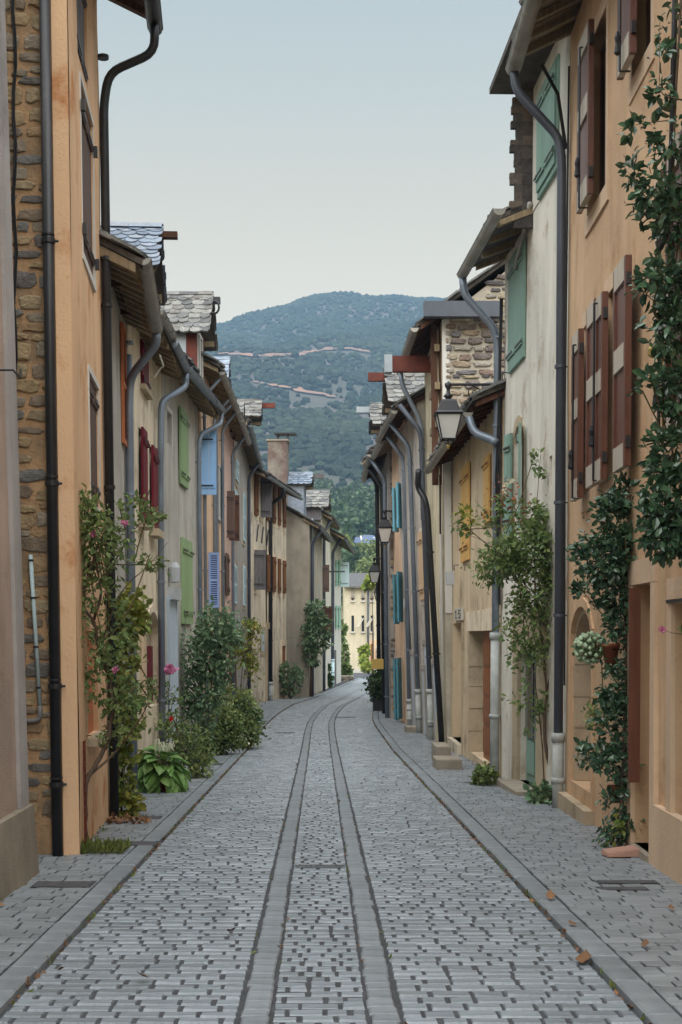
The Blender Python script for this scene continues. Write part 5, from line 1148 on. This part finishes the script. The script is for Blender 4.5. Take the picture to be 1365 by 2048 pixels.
# hosta in a clay pot
d = 18.2; b = W(322, 1586, d); b.z = gz(d)+.035
pot = empty('flower_pot', b, 0, 'low terracotta pot holding the broad leaved hosta', 'pot')
MB().lathe((0, 0, 0), [(.14, 0), (.17, .02), (.205, .2), (.225, .21), (.225, .25), (.195, .255), (.19, .2)], 20).build('pot_body', 'terracotta', pot, smooth=True)
ho = empty('hosta', b+Vector((0, 0, .2)), 0, 'hosta with broad heart shaped leaves in the terracotta pot', 'plant')
hv = []; hf = []
NS, NC = 6, 5
def hosta_mesh(k):
    L = U(.17, .23); W_ = L*U(.66, .84); vs = []; fs = []
    for i in range(NS+1):
        t = i/NS; w = W_*.5*math.sin(math.pi*min(1, t*.86+.12))**.8 if t < .999 else .002
        for j in range(NC):
            x = (j/(NC-1)-.5)*2; vs.append((x*w, t*L, -t*t*L*.55+abs(x)*w*.25-(.012 if j % 2 else 0)))
    for i in range(NS):
        for j in range(NC-1): fs.append((i*NC+j, i*NC+j+1, (i+1)*NC+j+1, (i+1)*NC+j))
    me = bpy.data.meshes.new('hosta_leaf'); me.from_pydata(vs, [], fs); me.update(); me.materials.append(M['hosta']); me.polygons.foreach_set('use_smooth', [True]*len(fs)); return me
hm = [hosta_mesh(k) for k in range(8)]
for k in range(115):
    a = U(0, 2*math.pi); ring = U(0, 1)**.7; el = .9-ring*1.6; rr = .05+.2*ring; zz = .3-.32*ring+U(-.05, .05)
    o = link('leaf', random.choice(hm), None, ho); o.location = (rr*math.cos(a), rr*math.sin(a), zz); o.rotation_euler = (el+U(-.2, .2), U(-.3, .3), a-math.pi/2); s = U(.8, 1.25); o.scale = (s, s, s)
st_ = MB()
for k in range(22): a = U(0, 6.28); r_ = U(.05, .22); st_.tube([(.02*math.cos(a), .02*math.sin(a), 0), (r_*.5*math.cos(a), r_*.5*math.sin(a), .17), (r_*math.cos(a), r_*math.sin(a), .3-.8*r_)], .006, 5)
st_.build('stalk', 'greenstem', ho)
fl = MB()
for k in range(13): a = U(-.1, .12); y = U(-.1, .1); h_ = U(.36, .46); fl.tube([(a, y, .3), (a+.01, y, h_), (a+.05, y-.02, h_+.01), (a+.065, y-.03, h_-.06)], .007, 5)
fl.build('faded_flower', 'petal_white', ho)
# shrubs further down
p = plant('rose_bush', 'low bushy rose with one red bloom behind the hosta', (372, 1556), 20.6, [([(372, 1556, 20.6), (365, 1500, 20.6), (350, 1440, 20.6)], .012)],
  [(385, 1505, 20.6, 38, 42, .3, 900), (350, 1465, 20.8, 30, 40, .25, 500), (395, 1530, 20.5, 26, 24, .25, 400)], 'bush_leaf', .06, cat='rose', clump=.28, per=16, extra=[([(370, 1475, 20.6, 45, 50, .3, 260)], 'dark_leaf', .05)])
rose_flower(p, 342, 1438, 20.3, .035, 'petal_red')
p = plant('standard_rose', 'thin tall rose with a large pink bloom by the pale blue door', (342, 1540), 21.4, [([(340, 1550, 21.4), (337, 1450, 21.4), (338, 1380, 21.3), (341, 1345, 21.2)], .008)],
  [(320, 1385, 21.4, 26, 22, .12, 110), (345, 1400, 21.4, 16, 40, .1, 120), (335, 1470, 21.4, 14, 30, .1, 80)], 'rose_leaf', .055, cat='rose', per=10, twigs=6)
rose_flower(p, 342, 1339, 21.1, .085, 'petal_pink', 26); rose_flower(p, 344, 1342, 21.0, .05, 'petal_pink', 18)
plant('tall_shrub', 'tall blue green shrub against the green shuttered grey house', (415, 1500), 24.5, [([(420, 1510, 24.5), (415, 1440, 24.5), (425, 1350, 24.5), (430, 1270, 24.4)], .018), ([(400, 1505, 24.5), (395, 1430, 24.5), (405, 1360, 24.5)], .014)],
  [(435, 1250, 24.4, 38, 38, .35, 900), (412, 1310, 24.5, 46, 50, .35, 1100), (405, 1385, 24.5, 44, 46, .35, 900), (450, 1310, 24.6, 28, 50, .3, 500), (400, 1440, 24.5, 28, 30, .25, 300)], 'bluegreen_leaf', .085, cat='shrub', clump=.3, per=18)
plant('round_bush', 'rounded light green bush at the pavement edge, nearer of the two', (440, 1512), 26.3, [([(438, 1514, 26.3), (440, 1480, 26.3)], .02), ([(446, 1512, 26.3), (450, 1470, 26.3)], .016)],
  [(444, 1455, 26.3, 36, 40, .4, 1500), (430, 1480, 26.2, 26, 26, .35, 600), (462, 1470, 26.4, 22, 28, .3, 500)], 'bush_leaf', .07, cat='bush', clump=.25, per=20, extra=[([(446, 1470, 26.4, 30, 34, .3, 500)], 'dark_leaf', .07)])
plant('round_bush', 'dark bushy shrub with white flecks spilling over the kerb', (480, 1500), 28.6, [([(482, 1498, 28.6), (480, 1460, 28.6)], .02)],
  [(480, 1430, 28.8, 34, 44, .5, 1500), (492, 1462, 28.5, 24, 34, .4, 900), (455, 1400, 29.2, 40, 26, .4, 800)], 'bush_leaf', .075, cat='bush', clump=.25, per=20, extra=[([(485, 1450, 28.7, 32, 44, .4, 900)], 'dark_leaf', .08), ([(495, 1462, 28.2, 18, 26, .2, 40)], 'petal_white', .06)])
plant('loose_rose', 'loose yellowing rose arching over the dark bush', (480, 1420), 31.5, [([(478, 1430, 31.5), (484, 1350, 31.5), (490, 1280, 31.5)], .012), ([(482, 1430, 31.5), (500, 1340, 31.5), (505, 1260, 31.5)], .01), ([(476, 1430, 31.5), (470, 1350, 31.5), (462, 1280, 31.5)], .01)],
  [(500, 1255, 31.5, 22, 20, .3, 260), (490, 1300, 31.5, 32, 30, .35, 420), (465, 1290, 31.5, 22, 30, .3, 260), (505, 1335, 31.5, 18, 26, .3, 200)], 'ivy_leaf', .08, cat='rose', per=14)
plant('small_rose', 'small upright rose bush by the doorway of the sandy house', (583, 1398), 55.5, [([(580, 1400, 55.5), (572, 1350, 55.5)], .03), ([(582, 1400, 55.5), (592, 1360, 55.5)], .03), ([(581, 1400, 55.5), (582, 1345, 55.5)], .03)],
  [(570, 1350, 55.5, 14, 22, .4, 260), (592, 1352, 55.5, 15, 18, .4, 260), (582, 1370, 55.5, 16, 16, .4, 180)], 'bluegreen_leaf', .14, cat='rose', per=12)
plant('climber', 'dark climber on the corner of the grey gable house', (622, 1388), 57.2, [([(622, 1392, 57.2), (624, 1320, 57.2), (628, 1250, 57.2)], .05)],
  [(630, 1225, 57.2, 14, 26, .4, 420), (632, 1270, 57.1, 20, 36, .4, 700), (624, 1310, 57.2, 10, 26, .3, 240), (650, 1258, 57.2, 10, 14, .3, 140)], 'bluegreen_leaf', .17, cat='climber', per=16)
plant('doorstep_shrub', 'small shrub at the foot of the white house', (656, 1378), 72, [([(656, 1380, 72), (656, 1350, 72)], .04)], [(656, 1352, 71, 6, 20, .4, 260)], 'dark_leaf', .2, cat='shrub')
plant('end_shrub', 'tall green shrub just past the white house corner', (690, 1352), 92, [([(690, 1356, 92), (690, 1300, 92)], .06)], [(690, 1340, 92, 7, 14, .8, 360), (687, 1308, 94, 5, 22, .8, 350), (685, 1260, 96, 4, 24, .8, 220)], 'rose_leaf', .3, cat='shrub')
e = empty('stone_planter', W(692, 1362, 88).xy.to_3d()+Vector((.1, 0, gz(88))), 0, 'low rubble stone planter past the white house', 'planter')
wl_ = MB().box(-.38, .38, -.3, .3, 0, .34).build('planter_core', 'mortar_w', e)
for k in range(26): o = link('stone', random.choice(stone_variants('stones_g')), None, wl_); o.location = (-.32+.16*(k % 5)+U(-.02, .02), -.3, .05+.085*(k//5 % 4)); o.scale = (.15, .05, .07)
plant('yellow_climber', 'pale climber and shrub growing in front of the yellow house door', (735, 1344), 133, [([(737, 1346, 133), (735, 1300, 133)], .08)], [(729, 1303, 133, 8, 9, .6, 260), (728, 1328, 132, 6, 13, .6, 200), (739, 1336, 131, 10, 8, .6, 260)], 'lime_leaf', .34, cat='shrub', per=14)
plant('hanging_tree', 'yellow green small tree showing above the third lantern', (744, 1300), 112, [([(746, 1352, 112), (746, 1250, 112), (744, 1175, 112)], .07)], [(746, 1162, 112, 13, 13, .8, 330), (737, 1176, 112, 6, 8, .5, 90)], 'lime_leaf', .34, cat='tree', per=14)
# potted dark bush on the right pavement
d = 45.; b = W(764, 1410, d); b.z = gz(d)+.035; pt = empty('planter_box', b, 0, 'dark square planter under the dark evergreen bush', 'planter'); MB().box(-.28, .28, -.28, .28, 0, .34).box(-.31, .31, -.31, .31, .341, .4).build('planter_body', 'iron', pt)
plant('evergreen_bush', 'dark evergreen bush in the planter at the right bend', (762, 1395), d, [([(764, 1402, d), (764, 1380, d)], .04)], [(760, 1374, d, 20, 26, .5, 1300), (774, 1365, d, 18, 24, .45, 700)], 'dark_leaf', .12, cat='bush', zbase=gz(d)+.38, clump=.28)
plant('hanging_basket', 'bright green hanging basket plant beside the stone corner', (781, 1160), 42.2, [([(781, 1180, 42.2), (781, 1150, 42.2)], .02)], [(781, 1160, 42.2, 6, 15, .2, 240)], 'bush_leaf', .1, cat='plant', zbase=EYE+(CY-1185)*42.2/FPX)
# --- right row
p = plant('climbing_rose', 'big climbing rose with reddish tips in front of the ivory house', (1100, 1600), 17.1,
  [([(1096, 1612, 17.1), (1105, 1540, 17.1), (1086, 1470, 17.1), (1095, 1380, 17.1), (1085, 1280, 17.1), (1070, 1180, 17.1)], .026), ([(1090, 1600, 17.2), (1085, 1480, 17.2), (1070, 1360, 17.2), (1055, 1250, 17.2)], .012), ([(1095, 1380, 17.1), (1112, 1300, 17.0), (1108, 1200, 17.0)], .012), ([(1070, 1180, 17.1), (1070, 1050, 17.2), (1082, 910, 17.2)], .008), ([(1060, 1180, 17.2), (990, 1090, 17.4), (925, 1065, 17.5)], .007), ([(1050, 1180, 17.2), (1000, 1060, 17.4), (950, 1000, 17.5)], .007), ([(1040, 1150, 17.2), (1000, 1040, 17.3), (1012, 970, 17.3)], .006)],
  [(1060, 1110, 17.1, 68, 48, .3, 1500), (1000, 1130, 17.3, 46, 32, .25, 550), (1095, 1060, 17.1, 40, 40, .25, 550), (1055, 1030, 17.2, 36, 30, .2, 260), (1075, 1190, 17.1, 52, 44, .25, 800), (1060, 1260, 17.1, 46, 40, .2, 330), (1065, 1330, 17.1, 40, 40, .2, 260), (1055, 1410, 17.1, 30, 50, .15, 170), (955, 1050, 17.5, 40, 22, .12, 110), (1075, 940, 17.2, 16, 44, .1, 60), (985, 1010, 17.4, 26, 30, .12, 80), (1110, 1130, 17.0, 22, 50, .15, 300)],
  'rose_leaf', .066, cat='rose', clump=.32, per=16, twigs=30, extra=[([(1020, 1010, 17.3, 36, 40, .15, 90), (1005, 975, 17.3, 14, 30, .1, 26)], 'hipred', .05), ([(950, 1030, 17.5, 40, 26, .12, 70)], 'ivy_leaf', .06)])
for px, py in ((1022, 963), (1012, 970), (1012, 982)): rose_flower(p, px, py, 17.2, .035, 'petal_white')
plant('pavement_weed', 'light green weed at the foot of the white cast pipe', (975, 1572), 19.2, [([(975, 1575, 19.2), (975, 1555, 19.2)], .008)], [(974, 1556, 19.2, 20, 22, .2, 260)], 'bush_leaf', .075, cat='weed', wide=1.3)
plant('low_ivy', 'low ivy tuft at the foot of the slate grey downpipe', (1093, 1612), 16.6, [([(1093, 1616, 16.6), (1093, 1590, 16.6)], .01)], [(1093, 1597, 16.6, 32, 22, .22, 420)], 'bluegreen_leaf', .075, cat='ivy', wide=1.4)
plant('glossy_climber', 'glossy dark climber on the red brown post of the apricot house', (1245, 1700), 12.3,
  [([(1240, 1705, 12.2), (1243, 1600, 12.3), (1248, 1500, 12.3), (1252, 1350, 12.4), (1250, 1200, 12.4), (1245, 1050, 12.4)], .02), ([(1255, 1705, 12.2), (1256, 1600, 12.3), (1262, 1500, 12.3)], .012), ([(1215, 1240, 12.4), (1180, 1200, 12.5), (1152, 1165, 12.6)], .006), ([(1250, 1010, 12.4), (1265, 960, 12.3), (1285, 900, 12.2)], .004), ([(1270, 1060, 12.2), (1290, 1000, 12.1), (1300, 960, 12.1)], .004)],
  [(1230, 1040, 12.4, 34, 50, .2, 460), (1215, 1120, 12.4, 62, 50, .25, 1050), (1255, 1100, 12.3, 36, 46, .2, 420), (1235, 1190, 12.4, 34, 40, .2, 420), (1175, 1185, 12.6, 30, 26, .1, 90), (1238, 1255, 12.4, 26, 36, .2, 260), (1235, 1370, 12.4, 30, 46, .2, 430), (1232, 1450, 12.4, 38, 44, .2, 420), (1195, 1510, 12.5, 38, 28, .18, 260), (1240, 1530, 12.3, 34, 40, .2, 330), (1240, 1600, 12.3, 30, 40, .15, 170), (1225, 1680, 12.2, 34, 26, .2, 150), (1258, 1660, 12.2, 20, 44, .15, 150), (1240, 990, 12.4, 16, 36, .12, 130)],
  'gloss_leaf', .062, cat='climber', clump=.32, per=15, twigs=20, upb=.9, extra=[([(1190, 1440, 12.6, 22, 24, .12, 120)], 'bush_leaf', .05), ([(1235, 1650, 12.2, 26, 40, .12, 40)], 'ivy_leaf', .06)])
# overhanging vine, close to the camera, rooted on the apricot wall
plant('overhanging_vine', 'glossy vine trailing down the right edge over brown shutters', (1345, 900), 9.7,
  [([(1365, -30, 9.6), (1352, 200, 9.6), (1345, 420, 9.6), (1352, 640, 9.7), (1345, 900, 9.7), (1340, 1090, 9.7)], .009), ([(1350, 240, 9.6), (1290, 245, 9.6), (1240, 258, 9.7)], .004), ([(1345, 640, 9.7), (1310, 780, 9.7), (1285, 770, 9.7)], .004), ([(1365, 200, 9.4), (1318, 190, 9.5), (1320, 40, 9.5)], .006), ([(1350, 480, 9.6), (1290, 390, 9.6), (1245, 330, 9.6)], .004)],
  [(1345, 60, 9.6, 30, 70, .15, 70), (1322, 190, 9.6, 16, 40, .12, 70), (1345, 270, 9.6, 40, 40, .18, 130), (1268, 258, 9.6, 40, 14, .1, 30), (1310, 380, 9.6, 36, 44, .18, 170), (1260, 345, 9.6, 26, 26, .12, 50), (1345, 430, 9.6, 34, 60, .2, 340), (1322, 560, 9.6, 48, 34, .2, 300), (1350, 650, 9.6, 36, 60, .2, 380), (1305, 770, 9.7, 40, 26, .15, 120), (1350, 780, 9.7, 26, 60, .2, 240), (1348, 910, 9.7, 38, 60, .2, 420), (1340, 1020, 9.7, 52, 56, .2, 620), (1335, 1080, 9.7, 40, 30, .15, 340)],
  'gloss_leaf', .072, cat='vine', clump=.36, per=10, twigs=26, zbase=EYE+(CY-1110)*9.7/FPX, upb=.9)
# wall pots
def wall_pot(px, py, d, r, hgt, label, name='wall_pot'):
    b = W(px, py, d); e = empty(name, b, 0, label, 'pot'); s = r
    MB().lathe((0, 0, 0), [(s*.72, 0), (s*.96, hgt*.8), (s*1.1, hgt*.8), (s*1.1, hgt), (s*.95, hgt), (s*.9, hgt*.85)], 18).build('pot_body', 'terracotta', e, smooth=True)
    MB().tube([(0, -s, hgt*.7), (s*1.5, 0, hgt*.7), (0, s, hgt*.7)], .008, 6).build('pot_ring', 'iron', e); return e
wall_pot(1222, 1326, 12.5, .075, .17, 'terracotta pot hung on the climber of the apricot house')
sd_ = empty('sedum', W(1182, 1300, 12.6), 0, 'pale green sedum heads leaning from the hanging terracotta pot', 'plant')
Pn = norm(rng.normal(size=(95, 3))); hd = MB(); 
for q in Pn:
    c = np.array([q[0]*.14, q[1]*.11, q[2]*.125+.02]); rr = U(.017, .03); vs = [(0, 0, 1), (0, 0, -1)]+[(math.cos(k*1.047), math.sin(k*1.047), 0) for k in range(6)]
    hd.raw([tuple(c+rr*np.array(v)) for v in vs], [(0, 2+k, 2+(k+1) % 6) for k in range(6)]+[(1, 2+(k+1) % 6, 2+k) for k in range(6)])
hd.build('flower_head', 'sedum', sd_, smooth=True)
stl = MB(); [stl.tube([(.12, 0, -.02), tuple(q*np.array([.1, .08, .1]))], .004, 5) for q in Pn[:40]]; stl.build('stalk', 'greenstem', sd_)
leaves_mesh('foliage', rng.normal(size=(160, 3))*np.array([.06, .05, .05]), .05, 'bluegreen_leaf', sd_, None)
wall_pot(1232, 1605, 12.5, .07, .15, 'small terracotta pot low in the glossy climber')
gp = plant('geranium', 'pink geranium bloom by the doorway at the right edge', (1372, 1290), 9.6, [([(1375, 1270, 9.6), (1345, 1266, 9.6), (1328, 1260, 9.6)], .003)], [(1372, 1275, 9.6, 14, 18, .08, 50)], 'rose_leaf', .05, cat='plant', zbase=EYE+(CY-1300)*9.6/FPX, twigs=0)
rose_flower(gp, 1326, 1259, 9.6, .026, 'petal_pink', 18)
b = W(1240, 1718, 11.75); b.z = gz(11.75)+.04; e = empty('clay_slab', b, .12, 'flat pink clay slab lying at the foot of the glossy climber', 'slab'); MB().hexa([(-.13, -.1, 0), (.15, -.1, 0), (.15, .1, 0), (-.13, .1, 0), (-.125, -.09, .03), (.145, -.09, .06), (.14, .09, .07), (-.12, .09, .04)]).build('slab_body', 'tile', e)
# weeds, moss and dry bits in the joints at the foot of the walls and along the kerbs
wp, lp = [], []
for hh in HOUSES:
    if hh.d0 > 60 or hh.L > 14: continue
    k = 0.
    while k < hh.L:
        c = hh.A+hh.e*k+hh.n*U(.005, .05); n_ = random.choice((0, 0, 0, 1, 2, 5, 9)); f_ = U(0, 1)
        for _ in range(n_):
            d_ = c.y+U(-.05, .05); (wp if f_ < .55 else lp).append((c.x+U(-.05, .05), d_, gz(d_)+.03))
        k += U(.06, .22)
for sg in (-1, 1):
    s_ = S0
    while s_ < s_of(60):
        n_ = random.choice((0, 1, 2, 3, 6)); f_ = U(0, 1)
        for _ in range(n_): (wp if f_ < .3 else lp).append(tuple(road_pt(s_+U(-.06, .06), sg*(1.445+U(-.02, .008)), -.002)))
        for _ in range(random.choice((0, 0, 1))): (wp if f_ < .4 else lp).append(tuple(road_pt(s_+U(-.06, .06), sg*(.375 if U(0, 1) < .5 else .215)+U(-.008, .008), -.004)))
        s_ += U(.04, .16)
ou = np.tile([0, 0, 1.3], (len(wp), 1)); leaves_mesh('joint_weeds', np.array(wp), .035, 'grass', None, ou, .1, .1, wide=.7, kind='stuff')
leaves_mesh('leaf_crumbs', np.array(lp)+np.array([0, 0, .004]), .028, 'litter', None, None, 0, 1.6, wide=1.2, kind='stuff')
# fallen leaves on the paving
me = bpy.data.meshes.new('dry_leaf'); me.from_pydata([(0, 0, 0), (-.03, .03, .012), (0, .035, .004), (.03, .03, .014), (-.022, .06, .02), (.022, .058, .01), (0, .09, .03)], [], LF.tolist()); me.update(); me.materials.append(M['litter'])
for px, py, s, lb in ((1165, 1932, 1.6, 'largest dry leaf, on the road near the bottom right corner'), (1103, 1812, 1.1, 'dry brown leaf against the right kerb opposite the pavement grates'), (1150, 1865, .8, 'small dry leaf in the joint of the right kerb'), (200, 1763, 1.0, 'dry leaf on the left pavement beside the large drain cover'), (10, 1822, 1.0, 'dry leaf at the left edge under the pinkish wall'), (385, 1640, .8, 'dry leaf in the left gutter beside the creeper'), (455, 1868, .8, 'dry leaf on the cobbles between left kerb and channel'), (120, 1946, .8, 'dry leaf on the cobbles near the bottom left corner'), (1290, 1910, .8, 'dry leaf on the right pavement near the bottom right corner'), (1345, 1833, .8, 'dry leaf on the right pavement below the pavement grates'), (770, 1555, 1.0, 'tiny dark leaf on the middle of the road right of the channel'), (300, 1962, .9, 'dry leaf at the bottom of the road left of the channel')):
    d = FPX*EYE/(py-1344); x = (px-CX)*d/FPX; o = tag(link('dry_leaf', me), lb, 'leaf', 'fallen leaves on the paving')
    o.location = (x, d, gz(d)+(.045 if abs(x) > 1.45 else .016)); o.rotation_euler = (U(-.2, .2), U(-.3, .3), U(0, 6.28)); o.scale = (s, s, s)

# ================================================================ HILL, FAR TREES, HAZE
def hn(x, y):
    return (np.sin(x*.011+y*.004)*.5+np.sin(x*.023-y*.013+1)*.28+np.sin(x*.05+y*.031+2)*.12+np.sin(x*.11-y*.07)*.06)
def hill_z(X, D):
    t = np.clip((D-420)/(1500-420), 0, 1.6)
    prof = np.interp(t, [0, .12, .5, .85, 1.0, 1.15, 1.6], [.05, .17, .56, .92, 1.0, .99, .8])
    crest = np.interp(X, [-1500, -700, -300, -118, -58, -21, 5, 68, 126, 260, 500, 1500], [176, 244, 280, 310, 328, 341, 345, 344, 338, 324, 310, 280])
    return crest*prof+hn(X, D)*26*np.clip(t*2.2, 0, 1)*np.clip((1.12-t)*3, .12, 1)+6
hx = np.linspace(-1500, 1500, 200); hd_ = np.linspace(400, 2100, 130); HX, HD = np.meshgrid(hx, hd_); HZ = hill_z(HX, HD)
nx, nd = len(hx), len(hd_)
me = bpy.data.meshes.new('hill'); me.from_pydata(np.stack([HX, HD, HZ], -1).reshape(-1, 3).tolist(), [], [(i*nx+j, i*nx+j+1, (i+1)*nx+j+1, (i+1)*nx+j) for i in range(nd-1) for j in range(nx-1)]); me.update(); me.polygons.foreach_set('use_smooth', [True]*len(me.polygons))
link('hill', me, M['hill'], None, 'structure')
# bare earth cuts along the slope (in survey pixels), kept clear of trees
cuts = [[(430, 710), (520, 715), (600, 712), (650, 702), (700, 700), (742, 708)], [(505, 768), (560, 776), (610, 788), (680, 800)]]
def hit(px, py):           # where a sight line meets the hill
    D = np.arange(430, 1800, 4.); X = (px-CX)*D/FPX; Z = EYE+(CY-py)*D/FPX; k = np.argmax(Z < hill_z(X, D)); return X[k], D[k]
for c in cuts:
    mb = MB(); vs = []; xs = np.arange(c[0][0], c[-1][0], 5.)
    ys = np.interp(xs, [a for a, _ in c], [b for _, b in c])
    for x, y in zip(xs, ys):
        w = 1.0+2.6*abs(math.sin(x*.06))*math.sin(math.pi*(x-xs[0])/(xs[-1]-xs[0]))
        for yy in (y-w, y+w): X, D = hit(x, yy); vs.append((X, D, hill_z(X, D)+1.2))
    mb.raw(vs, [(2*i, 2*i+1, 2*i+3, 2*i+2) for i in range(len(xs)-1)]).build('bare_slope', 'earthcut', kind='structure')
# forest: thousands of small faceted crowns, one mass
ph = (1+5**.5)/2; ico = norm(np.array([(-1, ph, 0), (1, ph, 0), (-1, -ph, 0), (1, -ph, 0), (0, -1, ph), (0, 1, ph), (0, -1, -ph), (0, 1, -ph), (ph, 0, -1), (ph, 0, 1), (-ph, 0, -1), (-ph, 0, 1)], float))
icf = np.array([(0, 11, 5), (0, 5, 1), (0, 1, 7), (0, 7, 10), (0, 10, 11), (1, 5, 9), (5, 11, 4), (11, 10, 2), (10, 7, 6), (7, 1, 8), (3, 9, 4), (3, 4, 2), (3, 2, 6), (3, 6, 8), (3, 8, 9), (4, 9, 5), (2, 4, 11), (6, 2, 10), (8, 6, 7), (9, 8, 1)])
N = 72000; TD = 430+(1620-430)*rng.uniform(0, 1, N)**.8; half = TD*.28+60; TX = rng.uniform(-1, 1, N)*half+TD*.02
cover_ = hn(TX*2.1+300, TD*2.3)+rng.normal(size=N)*.35
keep = cover_ > -.5; TZ = hill_z(TX, TD); spx = CX+FPX*TX/TD; spy = CY-FPX*(TZ-EYE)/TD
keep &= ~((spy > 905+60*np.sin(spx*.03)) & (spy < 1045) & (spx > 600) & (cover_ < .3))
keep &= ~((spy > 795) & (spy < 850) & (np.abs(spx-spy*1.4+560) < 90) & (cover_ < -.15))
for c in cuts: keep &= ~((spx > c[0][0]-4) & (spx < c[-1][0]+4) & (np.abs(spy-np.interp(spx, [a for a, _ in c], [b for _, b in c])-3) < 6.5) & (rng.uniform(size=N) < .93))
TX, TD, TZ = TX[keep], TD[keep], TZ[keep]; n = len(TX); rad = rng.uniform(1.0, 2.7, n)
V = ico[None]*(1+rng.uniform(-.3, .3, (n, 12, 1)))*rad[:, None, None]*np.array([1.05, 1.05, .95]); V += np.stack([TX, TD, TZ+rad*.55], -1)[:, None]
me = bpy.data.meshes.new('hill_forest'); me.from_pydata(V.reshape(-1, 3).tolist(), [], (icf[None]+12*np.arange(n)[:, None, None]).reshape(-1, 3).tolist()); me.update()
link('hill_forest', me, M['forest'], None, 'stuff')
# the wood on the near slope, one mass of leaf clumps
fp = []; fo = []
for k in range(150):
    d = U(215, 430); px = U(560, 860)
    if 688 < px < 785 and d < 312: continue
    x = (px-CX)*d/FPX; r_ = U(2.2, 4.2); c = np.array([x, d, gz(d)-.25+r_*.9]); q = norm(rng.normal(size=(240, 3))); cl = norm(rng.normal(size=(12, 3)))
    q = cl[rng.integers(0, 12, 240)]*.75+q*.42; fp.append(c+q*r_*np.array([1, 1, 1.05])); fo.append(norm(q))
leaves_mesh('slope_wood', np.concatenate(fp), 1.0, 'dark_leaf', None, np.concatenate(fo), wide=1.5, kind='stuff')
# single trees between the village and the hill
tl = [(688, 1090, 250, 16, 20, 'lime_leaf'), (720, 1062, 330, 20, 18, 'dark_leaf'), (745, 1100, 230, 22, 18, 'bush_leaf'), (708, 1118, 210, 18, 18, 'dark_leaf'), (735, 1135, 190, 18, 20, 'bush_leaf'), (762, 1070, 335, 16, 14, 'lime_leaf'), (690, 1150, 165, 9, 30, 'dark_leaf'), (690, 1055, 360, 18, 16, 'bush_leaf'), (760, 1125, 200, 14, 20, 'bush_leaf'), (690, 1205, 160, 7, 24, 'rose_leaf'), (725, 1095, 270, 14, 12, 'ivy_leaf'), (770, 1050, 360, 18, 16, 'dark_leaf')]
nm = ['pale autumn tree left of the far blue roofed house', 'dark tree behind the far blue roofed house', 'mid green tree just below the far blue roof', 'dark rounded tree above the yellow house roof, left side', 'green tree directly behind the yellow house roof', 'yellowish tree right of the far blue roof', 'narrow dark tree between the white house and the yellow house', 'green tree on the slope left of the blue roofed house', 'green tree behind the third lantern', 'leafy tree at the left corner of the yellow house', 'small yellowing tree under the far blue roof', 'dark tree high on the slope behind the second lantern']
for (px, py, d, rx, ry, lm), lb in zip(tl, nm):
    r_ = rx*d/FPX; b = W(px, py, d); zg = gz(d)
    e = empty('tree', (b.x, d, zg-.2), 0, lb, 'tree', 'trees between the village and the hill'); top = b.z+ry*d/FPX*.3-zg
    MB().tube([(0, 0, 0), (.1*r_, 0, top*.5), (0, 0, top)], [.05*r_+.12, .04*r_+.08, .03*r_], 7).build('trunk', 'bark', e)
    P, O = cloud([(px, py, d, rx, ry, r_*.9, 900), (px, py+ry*.5, d, rx*.8, ry*.6, r_*.7, 300)], np.array(e.location), .22, 26, .4); leaves_mesh('crown', P, r_*.22, lm, e, O, wide=1.4)
# far house with blue slate roof
d = 300.; b = W(735, 1090, d); e = empty('far_house', (b.x, d, gz(d)), 0, 'white far house with blue slate roofs among the trees', 'house')
w0, w1 = (709-735)*d/FPX, (764-735)*d/FPX; ze_ = EYE+(CY-1085)*d/FPX-gz(d); zr_ = EYE+(CY-1072)*d/FPX-gz(d)
MB().box(w0, w1, 0, 6, 0, ze_).build('wall', 'frame', e)
for a, b_, t in ((w0, w0+1.9, 1.0), (w0+1.6, w1, 1.3)): MB().raw([(a-.2, -.6, ze_-.2), (b_+.2, -.6, ze_-.2), (b_+.2, 3, ze_+(zr_-ze_)*t), (a+.3, 3, ze_+(zr_-ze_)*t), (a-.2, 6.6, ze_-.2), (b_+.2, 6.6, ze_-.2)], [(0, 1, 2, 3), (3, 2, 5, 4)]).build('roof', 'farslate', e)
MB().raw([(w0+1.5, -.3, ze_-.3), (w0+2.1, -.7, ze_-.3), (w0+1.6, 3, ze_+(zr_-ze_)*1.25), (w0+1.3, 3, ze_+(zr_-ze_)*1.2)], [(0, 1, 2, 3)]).build('roof_verge', 'frame', e)
MB().lathe((1.5, 2, ze_+.8), [(.05, 0), (.35, .2), (.1, .5)], 8).build('chimney_cowl', 'frame', e)
# haze: one closed box of thin air round everything
hz = bpy.data.materials.new('haze_air'); hz.use_nodes = True; nn_ = hz.node_tree.nodes; nn_.remove(nn_['Principled BSDF'])
pv = nn_.new('ShaderNodeVolumePrincipled'); pv.inputs['Color'].default_value = (.40, .66, .98, 1); pv.inputs['Density'].default_value = .0004; pv.inputs['Anisotropy'].default_value = .1
hz.node_tree.links.new(pv.outputs[0], nn_['Material Output'].inputs['Volume'])
MB().raw([(x, y, z) for z in (-12, 400) for x, y in ((-1600, -260), (1600, -260), (1600, 2250), (-1600, 2250))], [(3, 2, 1, 0), (4, 5, 6, 7), (0, 1, 5, 4), (1, 2, 6, 5), (2, 3, 7, 6), (3, 0, 4, 7)]).build('haze', hz, kind='stuff')
